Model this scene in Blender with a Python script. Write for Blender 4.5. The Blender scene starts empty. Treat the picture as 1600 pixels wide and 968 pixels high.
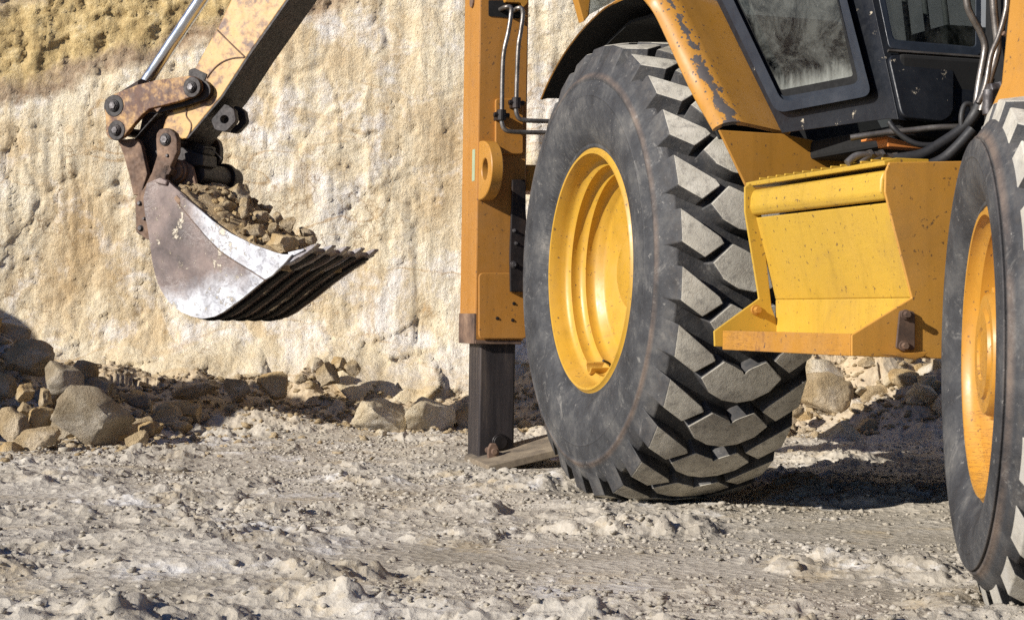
import bpy, bmesh, math, random
import numpy as np
from mathutils import Vector, Matrix, noise as mnoise
R = math.radians
PI = math.pi
random.seed(7)
sc = bpy.context.scene
C = sc.collection

# ------------------------------------------------------------------ camera
FPX = 2800.0                       # focal length in photo pixels (1600 wide)
CAM = Vector((0, 0, 0.54))
PITCH = (499 - 484) / FPX
ROLL = R(0.9)
_R0 = Vector((1, 0, 0)); _U0 = Vector((0, -math.sin(PITCH), math.cos(PITCH))); _F = Vector((0, math.cos(PITCH), math.sin(PITCH)))
CR = _R0 * math.cos(ROLL) + _U0 * math.sin(ROLL)
CU = -_R0 * math.sin(ROLL) + _U0 * math.cos(ROLL)
cd = bpy.data.cameras.new('camera'); cam = bpy.data.objects.new('camera', cd); C.objects.link(cam)
m = Matrix((CR, CU, -_F)).transposed().to_4x4(); m.translation = CAM
cam.matrix_world = m
cd.sensor_width = 36; cd.lens = 36 * FPX / 1600; cd.clip_end = 500; cd.clip_start = 0.05
cd.dof.use_dof = True; cd.dof.focus_distance = 5.6; cd.dof.aperture_fstop = 20
sc.camera = cam
sc.cycles.use_denoising = False
# ------------------------------------------------------------------ light
SUN_AZ = R(35)                     # from the left (-X) turned towards the camera side (-Y)
SUN_EL = R(24)
w = bpy.data.worlds.new('World'); sc.world = w; w.use_nodes = True
nt = w.node_tree; bg = nt.nodes['Background']
sky = nt.nodes.new('ShaderNodeTexSky'); sky.sky_type = 'NISHITA'; sky.sun_disc = False
S = Vector((-math.cos(SUN_AZ) * math.cos(SUN_EL), -math.sin(SUN_AZ) * math.cos(SUN_EL), math.sin(SUN_EL)))
sky.sun_elevation = SUN_EL; sky.sun_rotation = math.atan2(S.x, S.y)
sky.ozone_density = 4.0; sky.dust_density = 0.3; tint = nt.nodes.new('ShaderNodeVectorMath'); tint.operation = 'MULTIPLY'; tint.inputs[1].default_value = (.80, .95, 1.30); nt.links.new(sky.outputs[0], tint.inputs[0]); nt.links.new(tint.outputs[0], bg.inputs[0]); bg.inputs[1].default_value = 0.05
sd = bpy.data.lights.new('sun', 'SUN'); so = bpy.data.objects.new('sun', sd); C.objects.link(so)
sd.energy = 5.0; sd.angle = R(0.5); sd.color = (1.0, 0.945, 0.865)
so.rotation_euler = (-S).to_track_quat('-Z', 'Y').to_euler()
vs = sc.view_settings
vs.view_transform = 'Standard'; vs.look = 'None'; vs.gamma = 1; vs.exposure = 0.42; vs.use_curve_mapping = False

# ------------------------------------------------------------------ numpy noise
_rng = np.random.RandomState(5)
_P = _rng.permutation(256); _P = np.concatenate([_P, _P, _P])
_G = _rng.randn(256, 3); _G /= np.linalg.norm(_G, axis=1)[:, None]
def gn(x, y, z):
    x = np.asarray(x, float); y = np.asarray(y, float) + 0 * x; z = np.asarray(z, float) + 0 * x
    xi = np.floor(x).astype(int); yi = np.floor(y).astype(int); zi = np.floor(z).astype(int)
    xf = x - xi; yf = y - yi; zf = z - zi
    f = lambda t: t * t * t * (t * (t * 6 - 15) + 10)
    u, v, ww = f(xf), f(yf), f(zf)
    out = 0
    for dx in (0, 1):
        for dy in (0, 1):
            for dz in (0, 1):
                h = _P[_P[_P[(xi + dx) & 255] + ((yi + dy) & 255)] + ((zi + dz) & 255)]
                g = _G[h]
                d = g[..., 0] * (xf - dx) + g[..., 1] * (yf - dy) + g[..., 2] * (zf - dz)
                out = out + d * (u if dx else 1 - u) * (v if dy else 1 - v) * (ww if dz else 1 - ww)
    return out * 1.5
def fbm(x, y, z, o=4, l=2.03, g=0.5):
    a, s, t = 1.0, 0, 0
    for i in range(o):
        s = s + a * gn(x + 17.3 * i, y + 5.1 * i, z + 9.7 * i); t += a
        x = np.asarray(x) * l; y = np.asarray(y) * l; z = np.asarray(z) * l; a *= g
    return s / t * 1.6
def facets(x, y, seed=0, k=1.0):
    """broken-stone relief: every Voronoi cell is a plane with its own height and tilt; returns height, edge distance"""
    xi = np.floor(x).astype(int); yi = np.floor(y).astype(int)
    best = np.full(np.shape(x), 9.0); sec = np.full(np.shape(x), 9.0); H = np.zeros(np.shape(x))
    for dx in (-1, 0, 1):
        for dy in (-1, 0, 1):
            h = _P[_P[(xi + dx) & 255] + ((yi + dy + seed) & 255)]
            cx = xi + dx + 0.5 + 0.45 * np.sin(h * 12.9898 + 1); cy = yi + dy + 0.5 + 0.45 * np.sin(h * 78.233 + 2)
            ox, oy = x - cx, y - cy
            d = ox * ox + oy * oy
            hh = 0.6 * np.sin(h * 3.17) + k * (ox * np.sin(h * 5.3) + oy * np.cos(h * 7.7))
            n = d < best
            sec = np.where(n, best, np.minimum(sec, d)); H = np.where(n, hh, H); best = np.where(n, d, best)
    return H, np.sqrt(sec) - np.sqrt(best)
def sst(a, b, x):
    t = np.clip((x - a) / (b - a), 0, 1); return t * t * (3 - 2 * t)

# ------------------------------------------------------------------ machine frame
ALPHA = R(17.5)
MX, MY = 0.232, 5.37               # rear wheel's outer rim centre, on the ground
MROOT = Matrix.Translation((MX, MY, 0)) @ Matrix.Rotation(ALPHA - PI / 2, 4, 'Z')
MINV = MROOT.inverted()
AO = Vector((-1.3, 7.9, 0)); APd = Vector((0.9205, -0.3907, 0)); AQ = Vector((-0.3907, -0.9205, 0))
def ray(px, py):
    return (CR * (px - 800) + CU * (484 - py) + _F * FPX).normalized()
def hit(px, py, p, n):
    d = ray(px, py); return CAM + d * ((p - CAM).dot(n) / d.dot(n))
def LU(px, py, u):                 # a pixel on the machine's plane u = const, machine coordinates
    return MINV @ hit(px, py, MROOT @ Vector((u, 0, 0)), MROOT.to_3x3() @ Vector((1, 0, 0)))
def LN(px, py, n):
    return MINV @ hit(px, py, MROOT @ Vector((0, n, 0)), MROOT.to_3x3() @ Vector((0, 1, 0)))
def LP(px, py, p, nrm):            # machine-frame plane
    return MINV @ hit(px, py, MROOT @ p, MROOT.to_3x3() @ nrm)
def LA(px, py, q):                 # the digging arm's plane, q metres towards the camera
    return MINV @ hit(px, py, AO + AQ * q, AQ)
QL = MINV.to_3x3() @ AQ            # arm sideways axis in machine coordinates
def WY(px, py, y):                 # a pixel at world depth y
    return hit(px, py, Vector((0, y, 0)), Vector((0, 1, 0)))
def WG(px, py, z=0):
    return hit(px, py, Vector((0, 0, z)), Vector((0, 0, 1)))
c1 = lambda x, y: (120 + x / 3.2, y / 3.2)
c2 = lambda x, y: (180 + x / 3.227, 220 + y / 3.227)

# ------------------------------------------------------------------ materials
def newmat(name):
    mt = bpy.data.materials.new(name); mt.use_nodes = True
    t = mt.node_tree; b = t.nodes['Principled BSDF']; return mt, t, b
class NB:
    def __init__(s, t): s.t = t
    def n(s, typ, **kw):
        x = s.t.nodes.new(typ)
        for k, v in kw.items():
            if k in ('i',):
                for kk, vv in v.items():
                    if hasattr(vv, 'is_linked') or isinstance(vv, bpy.types.NodeSocket): s.t.links.new(vv, x.inputs[kk])
                    else: x.inputs[kk].default_value = vv
            else: setattr(x, k, v)
        return x
    def noise(s, vec, scale, detail=6, rough=0.6, dist=0.0):
        return s.n('ShaderNodeTexNoise', i={'Vector': vec, 'Scale': scale, 'Detail': detail, 'Roughness': rough, 'Distortion': dist}).outputs[0]
    def vor(s, vec, scale, feature='F1', out=0):
        return s.n('ShaderNodeTexVoronoi', feature=feature, i={'Vector': vec, 'Scale': scale}).outputs[out]
    def ramp(s, f, stops):
        r = s.n('ShaderNodeValToRGB', i={0: f}); cr = r.color_ramp
        while len(cr.elements) < len(stops): cr.elements.new(0.5)
        for e, (p, c) in zip(cr.elements, stops):
            e.position = p; e.color = (c, c, c, 1) if isinstance(c, (int, float)) else (*c, 1)
        return r.outputs[0]
    def mix(s, f, a, b, mode='MIX'):
        x = s.n('ShaderNodeMix', data_type='RGBA', blend_type=mode)
        for k, v in ((0, f), (6, a), (7, b)):
            if isinstance(v, bpy.types.NodeSocket): s.t.links.new(v, x.inputs[k])
            elif isinstance(v, (int, float)) and k == 0: x.inputs[0].default_value = v
            else: x.inputs[k].default_value = (*v, 1)
        return x.outputs[2]
    def math(s, op, a, b=None, c=None, clamp=False):
        x = s.n('ShaderNodeMath', operation=op, use_clamp=clamp)
        for k, v in enumerate((a, b, c)):
            if v is None: continue
            if isinstance(v, bpy.types.NodeSocket): s.t.links.new(v, x.inputs[k])
            else: x.inputs[k].default_value = v
        return x.outputs[0]
    def mapr(s, f, a, b, c=0.0, d=1.0):
        return s.n('ShaderNodeMapRange', i={0: f, 1: a, 2: b, 3: c, 4: d}).outputs[0]
    def obj(s): return s.n('ShaderNodeTexCoord').outputs['Object']
    def scaled(s, vec, sx, sy, sz):
        return s.n('ShaderNodeMapping', i={'Vector': vec, 'Scale': (sx, sy, sz)}).outputs[0]
    def sep(s, vec): return s.n('ShaderNodeSeparateXYZ', i={0: vec}).outputs
    def bump(s, h, dist, strength=1.0, nrm=None):
        b = s.n('ShaderNodeBump', i={'Height': h, 'Distance': dist, 'Strength': strength})
        if nrm: s.t.links.new(nrm, b.inputs['Normal'])
        return b.outputs[0]
def link(t, a, b): t.links.new(a, b)

YEL = (0.43, 0.200, 0.028)
def paint(name, base=YEL, chips=0.0, dust=0.15, rust=0.0, attr=None, rough=0.42, scratch=0.0):
    mt, t, b = newmat(name); N = NB(t); v = N.obj()
    n1 = N.noise(v, 2.2, 5); n2 = N.noise(v, 30, 6, .7)
    col = N.mix(N.mapr(n1, .3, .7), [c * .9 for c in base], [min(1, c * 1.06) for c in base])
    # sun-bleached, dusty film
    dm = N.math('MULTIPLY', N.mapr(N.noise(v, 5, 8, .7), .45, .75), dust)
    col = N.mix(dm, col, (.44, .27, .12))
    # streaks running down
    st = N.noise(N.scaled(v, 22, 22, 1.2), 1.0, 4)
    col = N.mix(N.math('MULTIPLY', N.mapr(st, .52, .74), .40), col, [c * .60 for c in base])
    sm_ = N.math('MULTIPLY', N.mapr(N.noise(v, 3.1, 9, .78, .8), .55, .70), .24)
    col = N.mix(sm_, col, (.20, .12, .06))
    speck = N.mapr(N.noise(v, 95, 2, .5), .66, .72)
    col = N.mix(N.math('MULTIPLY', speck, .8), col, (.10, .06, .035))
    ro = N.mapr(n2, .3, .7, rough - .08, rough + .16)
    bh = n2
    if rust:
        rm = N.mapr(N.math('ADD', N.math('MULTIPLY', N.noise(v, 6, 10, .72), 1.0), N.math('MULTIPLY', N.noise(v, 38, 4), .25)), .82 - rust, .93 - rust)
        rc = N.mix(N.noise(v, 22, 6), (.16, .06, .025), (.045, .028, .022))
        halo = N.mapr(N.math('ADD', N.math('MULTIPLY', N.noise(v, 6, 10, .72), 1.0), N.math('MULTIPLY', N.noise(v, 38, 4), .25)), .72 - rust, .9 - rust)
        col = N.mix(N.math('MULTIPLY', halo, .55), col, (.33, .16, .06))
        col = N.mix(rm, col, rc)
    if scratch:
        wv = N.noise(N.scaled(v, 5, 5, 60), 1.6, 5, .7, 1.5)
        sm = N.mapr(N.math('ABSOLUTE', N.math('SUBTRACT', wv, .5)), 0.0, .012 * scratch, 1, 0)
        sm = N.math('MULTIPLY', sm, N.mapr(N.noise(v, 3.3, 3), .48, .6))
        col = N.mix(sm, col, (.09, .04, .02))
    if attr:
        a = N.n('ShaderNodeAttribute', attribute_name=attr).outputs['Fac']
        k = N.math('ADD', N.noise(v, 26, 9, .68), N.math('MULTIPLY', N.math('SUBTRACT', a, 1.0), .55))
        cm = N.mapr(k, .44, .455)
        sp = N.math('MULTIPLY', N.mapr(N.vor(v, 62), .22, .19), N.mapr(N.math('ADD', a, N.math('MULTIPLY', N.noise(v, 9, 2), .7)), .78, .86))
        cm = N.math('MAXIMUM', cm, sp)
        col = N.mix(cm, col, N.mix(N.noise(v, 60, 4), (.05, .048, .05), (.10, .08, .07)))
        ro = N.math('ADD', ro, N.math('MULTIPLY', cm, .2)); bh = N.math('SUBTRACT', N.math('MULTIPLY', n2, .3), cm)
    if chips:
        k = N.noise(v, 20, 9, .7)
        cm = N.mapr(k, .78 - chips, .79 - chips)
        col = N.mix(cm, col, (.075, .045, .035)); ro = N.math('ADD', ro, N.math('MULTIPLY', cm, .25))
        bh = N.math('SUBTRACT', N.math('MULTIPLY', n2, .3), cm)
    link(t, col, b.inputs['Base Color']); link(t, ro, b.inputs['Roughness'])
    link(t, N.bump(bh, .0008, .5), b.inputs['Normal'])
    b.inputs['Coat Weight'].default_value = .12; b.inputs['Coat Roughness'].default_value = .35
    return mt
M = {}
M['yellow'] = paint('machine paint', chips=.06)
M['yellow_worn'] = paint('worn machine paint', chips=.15, dust=.3, scratch=1.5, rust=.13)
M['yellow_lit'] = paint('sunlit-tone cover paint', base=(.50, .31, .036), chips=.02, dust=.10, scratch=.3)  # copy of the machine paint with the sunlit tone put into its colour
M['end'] = paint('orange lit-tone end plate paint', base=(.52, .255, .040), chips=.07, dust=.3, rough=.55)  # end plate's lit tone is raised in the paint colour itself
M['stab'] = paint('browner stabilizer paint', base=(.40, .175, .030), chips=.07, dust=.2, rust=.02)  # browner copy of the machine paint for the stabilizer
M['fender'] = paint('chipped fender paint', attr='wear', dust=.22)
M['rim'] = paint('rim paint', base=(.50, .28, .026), chips=.07, dust=.30, rough=.42)
M['rim_worn'] = paint('scratched rim paint', base=(.50, .235, .024), chips=.10, dust=.25, scratch=1.5)
M['stick'] = paint('faded arm paint', base=(.60, .36, .10), rust=.20, dust=.5, scratch=.8)
M['link'] = paint('rubbed link paint', base=(.56, .35, .13), rust=.27, dust=.5, scratch=1.6, rough=.6)

def steel(name, c0, c1, c2=None, metal=.3, rough=.55, bump=.001, scale=9, light=.0, streak=(3, 3, 3), spots=.0):
    mt, t, b = newmat(name); N = NB(t); v = N.obj()
    n = N.noise(N.scaled(v, *streak), scale / 3, 9, .65)
    col = N.ramp(n, [(.32, c0), (.55, c1), (.72, c2 or c1)])
    n2 = N.noise(v, 55, 6, .7)
    col = N.mix(N.mapr(n2, .5, .8, 0, .5), col, [c * .4 for c in c0])
    if spots:
        sp = N.mapr(N.noise(v, 24, 7, .75), .80 - spots, .84 - spots)
        col = N.mix(sp, col, (.46, .40, .30))
    link(t, col, b.inputs['Base Color']); b.inputs['Metallic'].default_value = metal
    link(t, N.mapr(n2, .3, .7, rough - .12, rough + .2), b.inputs['Roughness'])
    link(t, N.bump(N.math('ADD', n2, n), bump, .6), b.inputs['Normal'])
    return mt
M['dark_steel'] = steel('greasy dark steel', (.008, .007, .007), (.024, .018, .017), (.060, .040, .030), rough=.5)
M['rusty'] = steel('rusty steel', (.055, .036, .028), (.17, .105, .070), (.32, .21, .135), metal=.1, rough=.75, spots=.05)
M['pin'] = steel('pin steel', (.04, .035, .035), (.13, .12, .12), (.30, .30, .30), metal=.6, rough=.45, scale=40)
M['leg'] = steel('stabilizer leg steel', (.02, .018, .02), (.05, .042, .042), (.14, .11, .09), metal=.35, rough=.45, streak=(20, 20, 1.5), scale=4)
M['foot'] = steel('muddy foot plate', (.10, .08, .06), (.24, .19, .13), (.36, .30, .21), metal=0, rough=.85)
M['black'] = steel('dusty black panel', (.006, .007, .010), (.010, .012, .016), (.018, .02, .024), metal=0, rough=.4, spots=.17)
M['under'] = steel('black underside', (.004, .004, .004), (.006, .006, .006), (.012, .011, .010), metal=0, rough=.9)
M['pipe'] = steel('pipe steel', (.10, .09, .08), (.22, .20, .18), (.36, .34, .31), metal=.7, rough=.38, scale=14)
M['frame_rubber'] = steel('door rubber', (.012, .016, .024), (.022, .028, .038), (.04, .045, .055), metal=0, rough=.38)
M['hose'] = steel('hose rubber', (.012, .012, .013), (.02, .02, .021), (.04, .038, .036), metal=0, rough=.55)
def chrome():
    mt, t, b = newmat('chromed rod'); N = NB(t); v = N.obj()
    b.inputs['Metallic'].default_value = 1; b.inputs['Base Color'].default_value = (.62, .66, .72, 1)
    link(t, N.mapr(N.noise(v, 30, 5), .3, .7, .16, .30), b.inputs['Roughness']); return mt
M['chrome'] = chrome()
def bucketmat():
    mt, t, b = newmat('worn bucket steel'); N = NB(t); v = N.obj()
    a = N.n('ShaderNodeAttribute', attribute_name='wear').outputs['Fac']
    base = N.ramp(N.noise(v, 5, 9, .7), [(.36, (.055, .040, .038)), (.50, (.125, .092, .084)), (.64, (.21, .155, .135))])
    scr = N.noise(v, 16, 9, .78, .8)
    k = N.math('ADD', a, N.math('MULTIPLY', N.math('SUBTRACT', N.noise(v, 7, 9, .72), .5), 1.1))
    bright = N.mapr(k, .42, .98)
    col = N.mix(bright, base, N.mix(N.mapr(scr, .36, .62), (.17, .17, .19), (.60, .62, .66)))
    mud = N.math('MAXIMUM', N.mapr(N.noise(v, 11, 9, .80), .565, .60), N.math('MULTIPLY', N.mapr(N.noise(v, 55, 4, .8), .63, .66), N.mapr(N.noise(v, 5, 2), .45, .6)))
    col = N.mix(mud, col, N.mix(N.noise(v, 40, 3), (.50, .42, .30), (.66, .60, .50)))
    ln = N.mapr(N.math('ABSOLUTE', N.math('SUBTRACT', N.noise(N.scaled(v, 3, 3, 7), 4, 5, .8, 2.5), .5)), 0, .014, 1, 0)
    col = N.mix(N.math('MULTIPLY', ln, N.math('MULTIPLY', N.mapr(N.noise(v, 4, 2), .42, .55), .8)), col, (.60, .56, .52))
    link(t, col, b.inputs['Base Color'])
    link(t, N.math('MULTIPLY', N.math('SUBTRACT', 1.0, mud, clamp=True), N.mapr(bright, 0, 1, .15, .45)), b.inputs['Metallic'])
    link(t, N.mapr(scr, .3, .7, .42, .65), b.inputs['Roughness'])
    link(t, N.bump(N.math('ADD', N.math('MULTIPLY', scr, .4), mud), .0025, .6), b.inputs['Normal'])
    return mt
M['bucket'] = bucketmat()

def rubber(name, top=False, R0=.69, ring=.58):
    mt, t, b = newmat(name); N = NB(t); v = N.obj(); s = N.sep(v)
    rr = N.math('SQRT', N.math('ADD', N.math('MULTIPLY', s[0], s[0]), N.math('MULTIPLY', s[2], s[2])))
    n = N.noise(v, 7, 9, .7); n2 = N.noise(v, 42, 7, .75)
    if top:
        col = N.ramp(n, [(.32, (.29, .265, .22)), (.5, (.45, .42, .35)), (.66, (.60, .565, .48))])
        col = N.mix(N.mapr(n2, .50, .66, 0, .6), col, (.12, .11, .10))
        rg = .8
    else:
        col = N.ramp(n, [(.36, (.018, .018, .020)), (.50, (.040, .041, .044)), (.62, (.085, .083, .080)), (.72, (.18, .165, .145))])
        rd = N.math('ABSOLUTE', N.math('SUBTRACT', rr, ring))
        band = N.mapr(rd, 0, .012, .45, 0)
        col = N.mix(N.math('MULTIPLY', band, N.mapr(n, .35, .6)), col, (.24, .155, .10))
        # dust caught towards the tread root
        dm = N.math('MULTIPLY', N.mapr(rr, ring + .015, R0 - .05, 0, 1), N.mapr(n2, .42, .6))
        col = N.mix(N.math('MULTIPLY', dm, .12), col, (.20, .16, .12))
        sc_ = N.math('MAXIMUM', N.mapr(N.noise(v, 9, 9, .85, 1.0), .57, .68), N.mapr(N.noise(v, 45, 5, .8), .62, .68))
        col = N.mix(N.math('MULTIPLY', sc_, .6), col, (.26, .245, .22))
        rg = .72
    link(t, col, b.inputs['Base Color'])
    link(t, N.mapr(n2, .3, .7, rg - .15, rg + .15), b.inputs['Roughness'])
    crk = N.vor(v, 90, 'DISTANCE_TO_EDGE')
    h = N.math('ADD', n2, N.math('MULTIPLY', N.mapr(crk, 0, .08), .25))
    if not top:
        an = N.math('ARCTAN2', s[2], s[0]); k_ = R0 / .69
        tick = N.mapr(N.math('SINE', N.math('MULTIPLY', an, 150.0)), .55, .75)
        zone = N.math('MULTIPLY', N.mapr(rr, ring * .655, ring * .665), N.mapr(rr, ring * .70, ring * .71, 1, 0))
        h = N.math('ADD', h, N.math('MULTIPLY', N.math('MULTIPLY', tick, zone), .8))
        ln_ = N.mapr(N.math('ABSOLUTE', N.math('SUBTRACT', rr, ring * .90)), .001, .004, 1.2, 0)
        h = N.math('ADD', h, ln_)
    link(t, N.bump(h, .0016, .7), b.inputs['Normal'])
    return mt
M['side'] = rubber('tyre sidewall'); M['tread'] = rubber('tread face', True)
M['side_f'] = rubber('small tyre sidewall', False, .48, .41)
def fronttread():
    mt = rubber('scuffed tread face', True, .48, .41); t = mt.node_tree; N = NB(t); v = N.obj()
    b = t.nodes['Principled BSDF']; old = b.inputs['Base Color'].links[0].from_socket
    col = N.mix(N.mapr(N.noise(v, 9, 6, .7), .45, .62), old, (.38, .36, .32)); link(t, col, b.inputs['Base Color']); return mt
M['tread_f'] = fronttread()

def glassmat(name, dust=.5, tint=.6):
    mt, t, b = newmat(name); N = NB(t); v = N.obj(); s = N.sep(v)
    out = t.nodes['Material Output']
    tr = N.n('ShaderNodeBsdfTransparent', i={0: (tint, tint * 1.04, tint * 1.02, 1)})
    gl = N.n('ShaderNodeBsdfGlossy', i={0: (1, 1, 1, 1), 'Roughness': .04})
    fr = N.math('ADD', N.math('MULTIPLY', N.math('POWER', N.n('ShaderNodeLayerWeight', i={0: .5}).outputs['Facing'], 4.0), .6), .04)
    m1 = N.n('ShaderNodeMixShader', i={0: fr, 1: tr.outputs[0], 2: gl.outputs[0]})
    df = N.n('ShaderNodeBsdfDiffuse', i={0: (.29, .30, .27, 1)})
    nn = N.noise(v, 7, 9, .8, 1.5)
    dd = N.math('MULTIPLY', N.mapr(nn, .42, .62), dust)
    dd = N.math('ADD', dd, N.math('MULTIPLY', N.mapr(N.noise(v, 110, 3), .66, .72), .15))
    # mud washed down to the lower edge of the pane
    a = N.n('ShaderNodeAttribute', attribute_name='low').outputs['Fac']
    k = N.math('ADD', a, N.math('MULTIPLY', N.math('SUBTRACT', N.noise(N.scaled(v, 22, 22, 5), 1, 8, .75), .5), 1.6))
    dd = N.math('ADD', dd, N.math('MULTIPLY', N.mapr(k, .5, 1.1), .6), clamp=True)
    m2 = N.n('ShaderNodeMixShader', i={0: dd, 1: m1.outputs[0], 2: df.outputs[0]})
    link(t, m2.outputs[0], out.inputs[0]); return mt
M['glass'] = glassmat('dusty door glass', .20, .7); M['glass2'] = glassmat('dark pane', .07, .45)
def plain(name, c, rough=.6, metal=0):
    mt, t, b = newmat(name); N = NB(t); v = N.obj(); n = N.noise(v, 14, 6, .7)
    link(t, N.mix(n, [x * .75 for x in c], [min(1, x * 1.2) for x in c]), b.inputs['Base Color'])
    b.inputs['Roughness'].default_value = rough; b.inputs['Metallic'].default_value = metal
    link(t, N.bump(n, .001, .5), b.inputs['Normal']); return mt
M['seat'] = plain('seat cloth', (.36, .37, .37), .8); M['sticker'] = plain('sticker film', (.34, .40, .26), .5)
M['interior'] = plain('cab lining', (.09, .10, .10), .7); M['shelf'] = plain('orange bracket', (.55, .20, .05), .5)

def stone(name, dark, mid, light, white=.4, sc_=1.0, bump=.012, far=1.0):
    mt, t, b = newmat(name); N = NB(t); v = N.obj()
    n = N.noise(v, 3.2 * sc_, 10, .68); n2 = N.noise(v, 24 * sc_, 8, .72); n3 = N.noise(v, 1.1 * sc_, 6, .6)
    col = N.ramp(n, [(.28, dark), (.48, mid), (.70, light)])
    col = N.mix(N.mapr(n3, .52, .66, 0, white), col, (.74, .70, .64))
    col = N.mix(N.mapr(n2, .50, .66, 0, .65), col, dark)
    link(t, col, b.inputs['Base Color']); b.inputs['Roughness'].default_value = .92
    b.inputs['Specular IOR Level'].default_value = .2
    link(t, N.bump(N.math('ADD', n2, N.math('MULTIPLY', N.noise(v, 80 * sc_, 5, .7), .4)), bump * 2.2, 1.0), b.inputs['Normal'])
    return mt
M['rock'] = stone('tan limestone', (.27, .19, .10), (.46, .35, .205), (.60, .49, .33), .30, 2.2, .008)
M['rock_grey'] = stone('grey limestone', (.24, .18, .11), (.38, .31, .21), (.52, .45, .33), .4, 2.6, .008)
M['rock_pale'] = stone('pale limestone', (.42, .33, .20), (.60, .51, .36), (.72, .65, .52), .7, 2.0, .008)
M['rock_gold'] = stone('ochre limestone', (.36, .23, .10), (.54, .39, .20), (.65, .52, .32), .2, 2.6, .008)
M['load'] = stone('dug earth', (.32, .21, .11), (.54, .40, .23), (.68, .55, .37), .1, 5, .012)

def wallmat():
    mt, t, b = newmat('quarry wall earth'); N = NB(t); v = N.obj(); s = N.sep(v)
    g = N.n('ShaderNodeNewGeometry')
    n = N.noise(v, 2.0, 11, .66); n2 = N.noise(v, 17, 9, .74); n3 = N.noise(v, .8, 5); n4 = N.noise(v, 60, 6, .75)
    cream = N.ramp(n, [(.30, (.57, .42, .24)), (.44, (.73, .60, .40)), (.54, (.81, .71, .52)), (.68, (.87, .80, .66))])
    wm = N.math('ADD', N.noise(v, 3.6, 10, .75, .3), N.math('MULTIPLY', N.noise(v, 1.3, 4), .5))
    cream = N.mix(N.mapr(N.math('ADD', wm, N.math('MULTIPLY', s[0], .018)), .73, .87, 0, .8), cream, (.89, .86, .82))
    vs_ = N.noise(N.scaled(v, 7, 7, .8), 1.2, 8, .7, .4)
    cream = N.mix(N.mapr(vs_, .52, .68, 0, .55), cream, (.56, .41, .22))
    oc = N.mapr(N.noise(v, 5.5, 8, .75), .60, .70)
    cream = N.mix(N.math('MULTIPLY', oc, .7), cream, (.40, .23, .08))
    # thin rusty seams
    sm = N.mapr(N.math('ABSOLUTE', N.math('SUBTRACT', N.noise(N.scaled(v, .5, .5, 1.1), 1.5, 4, .5, .8), .5)), 0, .012, .7, 0)
    cream = N.mix(N.math('MULTIPLY', sm, N.mapr(n, .4, .6)), cream, (.50, .32, .14))
    pit = N.mapr(n2, .54, .64)
    cream = N.mix(N.math('MULTIPLY', pit, .35), cream, (.42, .29, .14))
    ck = N.vor(N.n('ShaderNodeVectorMath', operation='ADD', i={0: N.scaled(v, 1, 1, .7), 1: N.n('ShaderNodeVectorMath', operation='SCALE', i={0: N.n('ShaderNodeTexNoise', i={'Vector': v, 'Scale': 5.0, 'Detail': 6}).outputs['Color'], 'Scale': .35}).outputs[0]}).outputs[0], 3.2, 'DISTANCE_TO_EDGE')
    cm_ = N.math('MULTIPLY', N.mapr(ck, .0, .012, 1, 0), N.mapr(N.noise(v, 1.7, 4), .50, .60))
    cream = N.mix(N.math('MULTIPLY', cm_, .75), cream, (.25, .15, .07))
    # coarse soil bed over the pale rock, its lower edge rising to the right
    bd = N.math('SUBTRACT', s[2], N.math('ADD', N.math('MULTIPLY', s[0], .31), 2.55))
    bd = N.math('ADD', bd, N.math('MULTIPLY', N.math('SUBTRACT', N.noise(v, 2.6, 8, .7), .5), .55))
    soil = N.ramp(N.noise(v, 9, 9, .8), [(.32, (.26, .18, .09)), (.44, (.48, .35, .16)), (.54, (.62, .47, .23)), (.68, (.72, .60, .38))])
    brown = N.ramp(n2, [(.36, (.26, .175, .11)), (.62, (.48, .37, .25))])
    soil = N.mix(N.mapr(bd, .06, .16), brown, soil)
    grey = N.ramp(n2, [(.35, (.24, .19, .15)), (.62, (.48, .41, .34))])
    soil = N.mix(N.mapr(bd, .50, .62), soil, grey)
    col = N.mix(N.mapr(bd, -.04, .03), cream, soil)
    # foot of the wall: fallen ochre dirt
    ft = N.mapr(N.math('ADD', s[2], N.math('MULTIPLY', N.noise(v, 3, 6), .5)), .42, .72, 1, 0)
    col = N.mix(N.math('MULTIPLY', ft, .55), col, N.ramp(n2, [(.35, (.40, .29, .15)), (.6, (.60, .49, .31))]))
    col = N.mix(N.mapr(n4, .54, .66, 0, .40), col, (.33, .23, .12))
    link(t, col, b.inputs['Base Color']); b.inputs['Roughness'].default_value = .95; b.inputs['Specular IOR Level'].default_value = .15
    h = N.math('ADD', N.math('MULTIPLY', n2, 1.0), N.math('MULTIPLY', n4, .4))
    h = N.math('ADD', h, N.math('MULTIPLY', N.noise(N.scaled(v, 8, 8, 2.5), 2, 7, .7), .6))
    link(t, N.bump(h, .026, .9), b.inputs['Normal']); return mt
M['wall'] = wallmat()
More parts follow.
